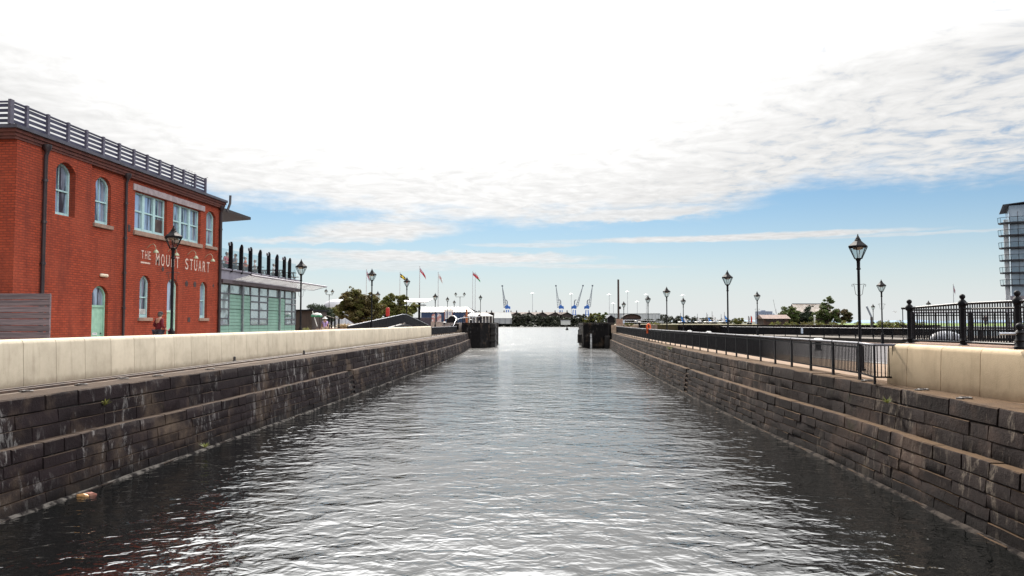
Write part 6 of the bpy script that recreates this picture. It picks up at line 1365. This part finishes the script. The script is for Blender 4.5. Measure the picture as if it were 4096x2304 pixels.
# ================================================================ across the bay
def crane(px, Y, tilt, label, flip):
    X = SX(px)/3000*Y; r = thing('dock_crane', label, 'crane', (X, Y, 4), 'blue dock cranes across the bay'); s_ = -1 if flip else 1; k = Y/3000
    BL = mat('crane_blue', (.035, .15, .52), (.03, .12, .42), rough=.6, ns=.3)
    gz = lambda y: EYE+(1290-y)*k
    q = MB()
    for a in (-1, 1):
        for c in (-1, 1): q.bar((X+a*9*k, Y+c*3, 4), (X+a*4*k, Y+c*1.5, gz(1240)), .9)
    q.bar((X-8*k, Y-2.6, gz(1258)), (X+8*k, Y-2.6, gz(1258)), .7); q.build('portal', BL, r)
    q = MB(); q.extr([(X-s_*11*k, gz(1237)), (X-s_*4*k, gz(1234)), (X+s_*8*k, gz(1236)), (X+s_*10*k, gz(1226)), (X+s_*4*k, gz(1222)), (X, gz(1217)), (X-s_*4*k, gz(1224)), (X-s_*11*k, gz(1226))], lambda u, v, d: (u, Y+d, v), -2.2, 2.2); q.build('machinery_house', BL, r)
    q = MB(); ax, az_ = X+s_*1*k, gz(1218); q.tube([(ax, Y, az_), (ax-s_*0*k, Y, gz(1206)), (ax+s_*3*k, Y, gz(1200)), (ax+s_*8*k, Y, gz(1199))], .55, 6); q.build('frame_head', mat('crane_grey', (.16, .18, .22), (.12, .14, .18), rough=.6), r)
    bx, bz = X+s_*9*k, gz(1231); tx, tz = bx+s_*tilt*k, gz(1144); q = MB()
    for w in (-1, 1):
        m0 = Vector((bx-5*k, Y+w*1.6, bz)); m1 = Vector((bx+5*k, Y+w*1.6, bz+1)); t1 = Vector((tx, Y+w*.4, tz))
        q.bar(m0, t1, .42); q.bar(m1, t1, .42)
        for i in range(9): u = i/9.; q.bar(m0.lerp(t1, u), m1.lerp(t1, u), .3); q.bar(m0.lerp(t1, u), m1.lerp(t1, u+.1), .2)
    q.box(tx-.9, Y-.9, tz-.6, tx+.9, Y+.9, tz+1); q.build('jib', MATS['crane_grey'], r)
crane(2030, 850, 12, 'blue dock crane standing apart, its jib leaning left', True); crane(2244, 850, 11, 'blue dock crane with a left leaning jib above the brown gables', True); crane(2297, 850, 26, 'blue dock crane whose jib slants farthest to the right', False); crane(2348, 850, 13, 'blue dock crane with a nearly upright jib, rightmost of the four', False)
mast0 = None
for px, py, nm in ((2130, 1172, 'tall light mast between the lone crane and the paired cranes'), (2285, 1175, 'tall light mast behind the far leaning crane'), (2437, 1178, 'tall light mast left of the bare dark pole'), (2454, 1213, 'short light mast next to the bare dark pole'), (2510, 1166, 'tallest light mast right of the bare dark pole'), (2549, 1206, 'short light mast above the arched shed'), (2585, 1178, 'light mast just behind the lamp with the lifebuoy'), (2732, 1180, 'light mast directly above the blue and white sails'), (1696, 1205, 'light mast above the white warehouse roof')):
    X, zt = P3(px, py, 950); r = thing('light_mast', nm, 'light mast', (X, 950, 4), 'light masts across the bay'); q = MB(); q.tube([(X, 950, 4), (X, 950, zt)], [.28, .2], 6); q.build('mast', mat('mast_grey', (.42, .42, .44), (.36, .36, .38), rough=.5), r); q = MB(); q.lathe((X, 950, zt-.5), [(.3, 1.3), (1.2, .9), (3.0, 0), (0, -.1)], 10); q.build('lamp_head', MATS['mast_grey'], r)
ROOFB, WALLB = mat('brown_roof', (.24, .20, .18), (.19, .155, .14), rough=.9, ns=.1), mat('brown_gable', (.055, .042, .038), (.045, .034, .031), rough=.9, ns=.1)
for i, px in enumerate((1914, 1964, 2014, 2064, 2114, 2167, 2218, 2266)):
    Y = 830; k = Y/3000; X = SX(px)*k; z0, ze_, zr_ = 4, EYE+28*k, EYE+39.5*k; w = 27*k
    r = thing('gabled_warehouse', ['brown gabled warehouse hidden behind the white canopy', 'brown gabled warehouse with two chimneys beside the white marquee', 'brown gabled warehouse in front of the lone blue crane', 'brown gabled warehouse right of the lone crane', 'brown gabled warehouse in the middle of the row', 'brown gabled warehouse behind the scrub, left of the paired cranes', 'brown gabled warehouse under the left leaning paired crane', 'last brown gable at the right end of the row'][i], 'warehouse', (X, Y, z0), 'brown gabled warehouses across the bay')
    q = MB(); q.extr([(X-w, z0), (X+w, z0), (X+w, ze_), (X+4*k, zr_), (X-w, ze_)], lambda u, v, d: (u, Y+d, v), 0, 30); q.build('wall', WALLB, r)
    q = MB(); rx = X+4*k; q.add([(X-w-.5, Y-1.2, ze_), (rx, Y-1.2, zr_+.5), (X+w+.5, Y-1.2, ze_), (X-w-48, Y+40, ze_+.3), (rx-48, Y+40, zr_+.6), (X+w-48, Y+40, ze_+.3)], [(0, 1, 4, 3), (1, 2, 5, 4)]); q.build('roof', ROOFB, r)
    q = MB(); q.box(rx-1.1, Y-.5, zr_-1, rx+.1, Y+1, zr_+2.4); q.build('chimney', WALLB, r)
    if i % 2: q = MB(); q.box(rx-8.5, Y+20, zr_-3, rx-7.5, Y+21, zr_+2.6); q.build('chimney', WALLB, r)
Y = 600; k = .2; x0, x1 = SX(1685)*k, SX(1884)*k; r = thing('white_warehouse', 'long white roofed warehouse with a blue wall behind the flag poles', 'warehouse', (x0, Y, 0)); q = MB(); q.box(x0, Y, -1, x1, Y+40, 12.8); q.build('wall', mat('warehouse_blue', (.04, .06, .13), (.03, .05, .10), rough=.7, ns=.1), r)
q = MB(); q.add([(x0-.3, Y-.6, 12.7), (x1+3, Y-.6, 12.7), (x1-5, Y+18, 17.0), (x0-3, Y+18, 17.0), (x0-.3, Y+40, 12.7), (x1+3, Y+40, 12.7)], [(0, 1, 2, 3), (3, 2, 5, 4)]); q.build('roof', mat('white_sheet_roof', (.42, .415, .39), (.38, .375, .35), rough=.6, ns=.05), r)
for row in (0, 1):
    for c in range(12):
        u = .2+.45*row; xx = x0+2+c*3.3; yy = Y-.6+18.6*u; zz = 12.7+4.3*u+.08; q = MB(); q.box(xx, yy-.4, zz-.3, xx+.9, yy+.8, zz+.35); q.build('skylight', mat('skylight_grey', (.58, .58, .57), rough=.4), r)
Y = 742; k = Y/3000; x0, x1 = SX(1982)*k, SX(2048)*k; r = thing('marquee', 'large white marquee on the far shore beside the brown gables', 'marquee', (x0, Y-30, 3)); y0 = Y-14; q = MB(); zb, ze_, zr_ = 3., EYE+17*k, EYE+40*k; q.box(x0, y0, zb, x1, y0+12, ze_); q.build('side_wall', mat('marquee_grey', (.42, .42, .42), (.36, .36, .37), rough=.7, ns=.1), r); q = MB(); q.add([(x0-.3, y0-.3, ze_), (x1+.6, y0-.3, ze_), (x1-.8, y0+6, zr_), (x0-.3, y0+6, zr_), (x1+.6, y0+12, ze_), (x0-.3, y0+12, ze_)], [(0, 1, 2, 3), (3, 2, 4, 5), (1, 4, 2)]); q.build('roof', MATS['canvas_white'], r)
for c in range(4): q = MB(); u = x0+(x1-x0)*c/3; q.bar((u, y0-.35, zb), (u, y0-.35, ze_), .25); q.build('pole', STEEL, r)
Y = 728; k = Y/3000; x0, x1 = SX(2243)*k, SX(2281)*k; r = thing('white_shed', 'low white shed at the water edge of the far shore', 'shed', (x0, Y, 1)); q = MB(); q.box(x0, Y, 2, x1, Y+5, EYE+8*k); q.build('wall', MATS['canvas_white'], r); q = MB(); q.box(x0-.3, Y-.3, EYE+8*k, x1+.3, Y+5.3, EYE+9.5*k); q.build('roof', mat('grey_roof_sheet', (.46, .46, .49)), r)
Y = 990; k = Y/3000; x0, x1 = SX(2440)*k, SX(2640)*k; r = thing('pale_warehouse', 'long pale flat roofed warehouse behind the bare dark pole', 'warehouse', (x0, Y, 4)); q = MB(); q.box(x0, Y, 2, x1, Y+30, EYE+35*k); q.build('wall', mat('pale_cladding', (.46, .48, .50), (.52, .53, .53), rough=.6, ns=.03), r); q = MB(); q.box(x0-.5, Y-.5, EYE+35*k, x1+.5, Y+30.5, EYE+36.5*k); q.build('roof', WHITE, r); q = MB()
for c in range(16): u = x0+(x1-x0)*(c+.5)/16; q.box(u-.15, Y-.12, 3, u+.15, Y-.01, EYE+34.5*k)
q.build('cladding_ribs', mat('rib_grey', (.34, .36, .38), rough=.6), r)
Y = 1005; k = Y/3000; x0, x1 = SX(3036)*k, SX(3102)*k; r = thing('office_block', 'blue grey flat roofed block beyond the brown shed', 'building', (x0, Y, 4)); q = MB(); q.box(x0, Y, 2, x1-4, Y+20, EYE+44*k); q.box(x1-4, Y+1, 2, x1, Y+19, EYE+32*k); q.build('wall', mat('blue_grey_wall', (.24, .27, .36), (.20, .23, .31), rough=.7, ns=.05), r); q = MB()
for c in range(9): u = x0+3+c*1.9; q.box(u, Y-.15, EYE+31*k, u+1.1, Y-.02, EYE+36*k)
q.build('window_row', PANE, r); q = MB(); q.box(x0+4, Y+3, EYE+44*k, x0+9, Y+8, EYE+48*k); q.build('plant_room', mat('blue_grey_wall', (.24, .27, .36)), r)
X, Y = SX(2268)/3000*423, 423; r = thing('channel_buoy', 'dark conical buoy floating off the canal mouth', 'buoy', (X, Y, 0)); q = MB(); q.lathe((X, Y, -.3), [(.75, 0), (.85, .5), (.8, .8), (.45, 1.3), (.18, 2.0), (.1, 2.3)], 14); q.build('float', BLACK, r, smooth=50); q = MB(); q.lathe((X, Y, 2.0), [(.22, 0), (.2, .3), (0, .4)], 8); q.build('top_mark', IRON, r)
for k_, (px, py, Y) in enumerate(((3582, 1248, 90), (3551, 1280, 140))):
    X, Z = P3(px, py, Y); b = thing('gull', ['gull gliding in the pale sky left of the ornate railing', 'gull flying low over the marsh'][k_], 'bird', (X, Y, Z)); q = MB(); q.lathe((X, Y, Z), [(.0, -.05), (.06, 0), (0, .05)], 8); q.v = [(X+(x-X)*3, y, z) for x, y, z in q.v]; q.build('body', WHITE, b); q = MB()
    for s_ in (-1, 1): q.add([(X+.08, Y+s_*.05, Z+.02), (X-.08, Y+s_*.05, Z+.02), (X-.16, Y+s_*.62, Z+.06), (X+.02, Y+s_*.35, Z+.14)], [(0, 1, 2, 3)])
    q.build('wings', mat('gull_grey', (.30, .31, .33)), b); b.rotation_euler = (0, 0, .0)
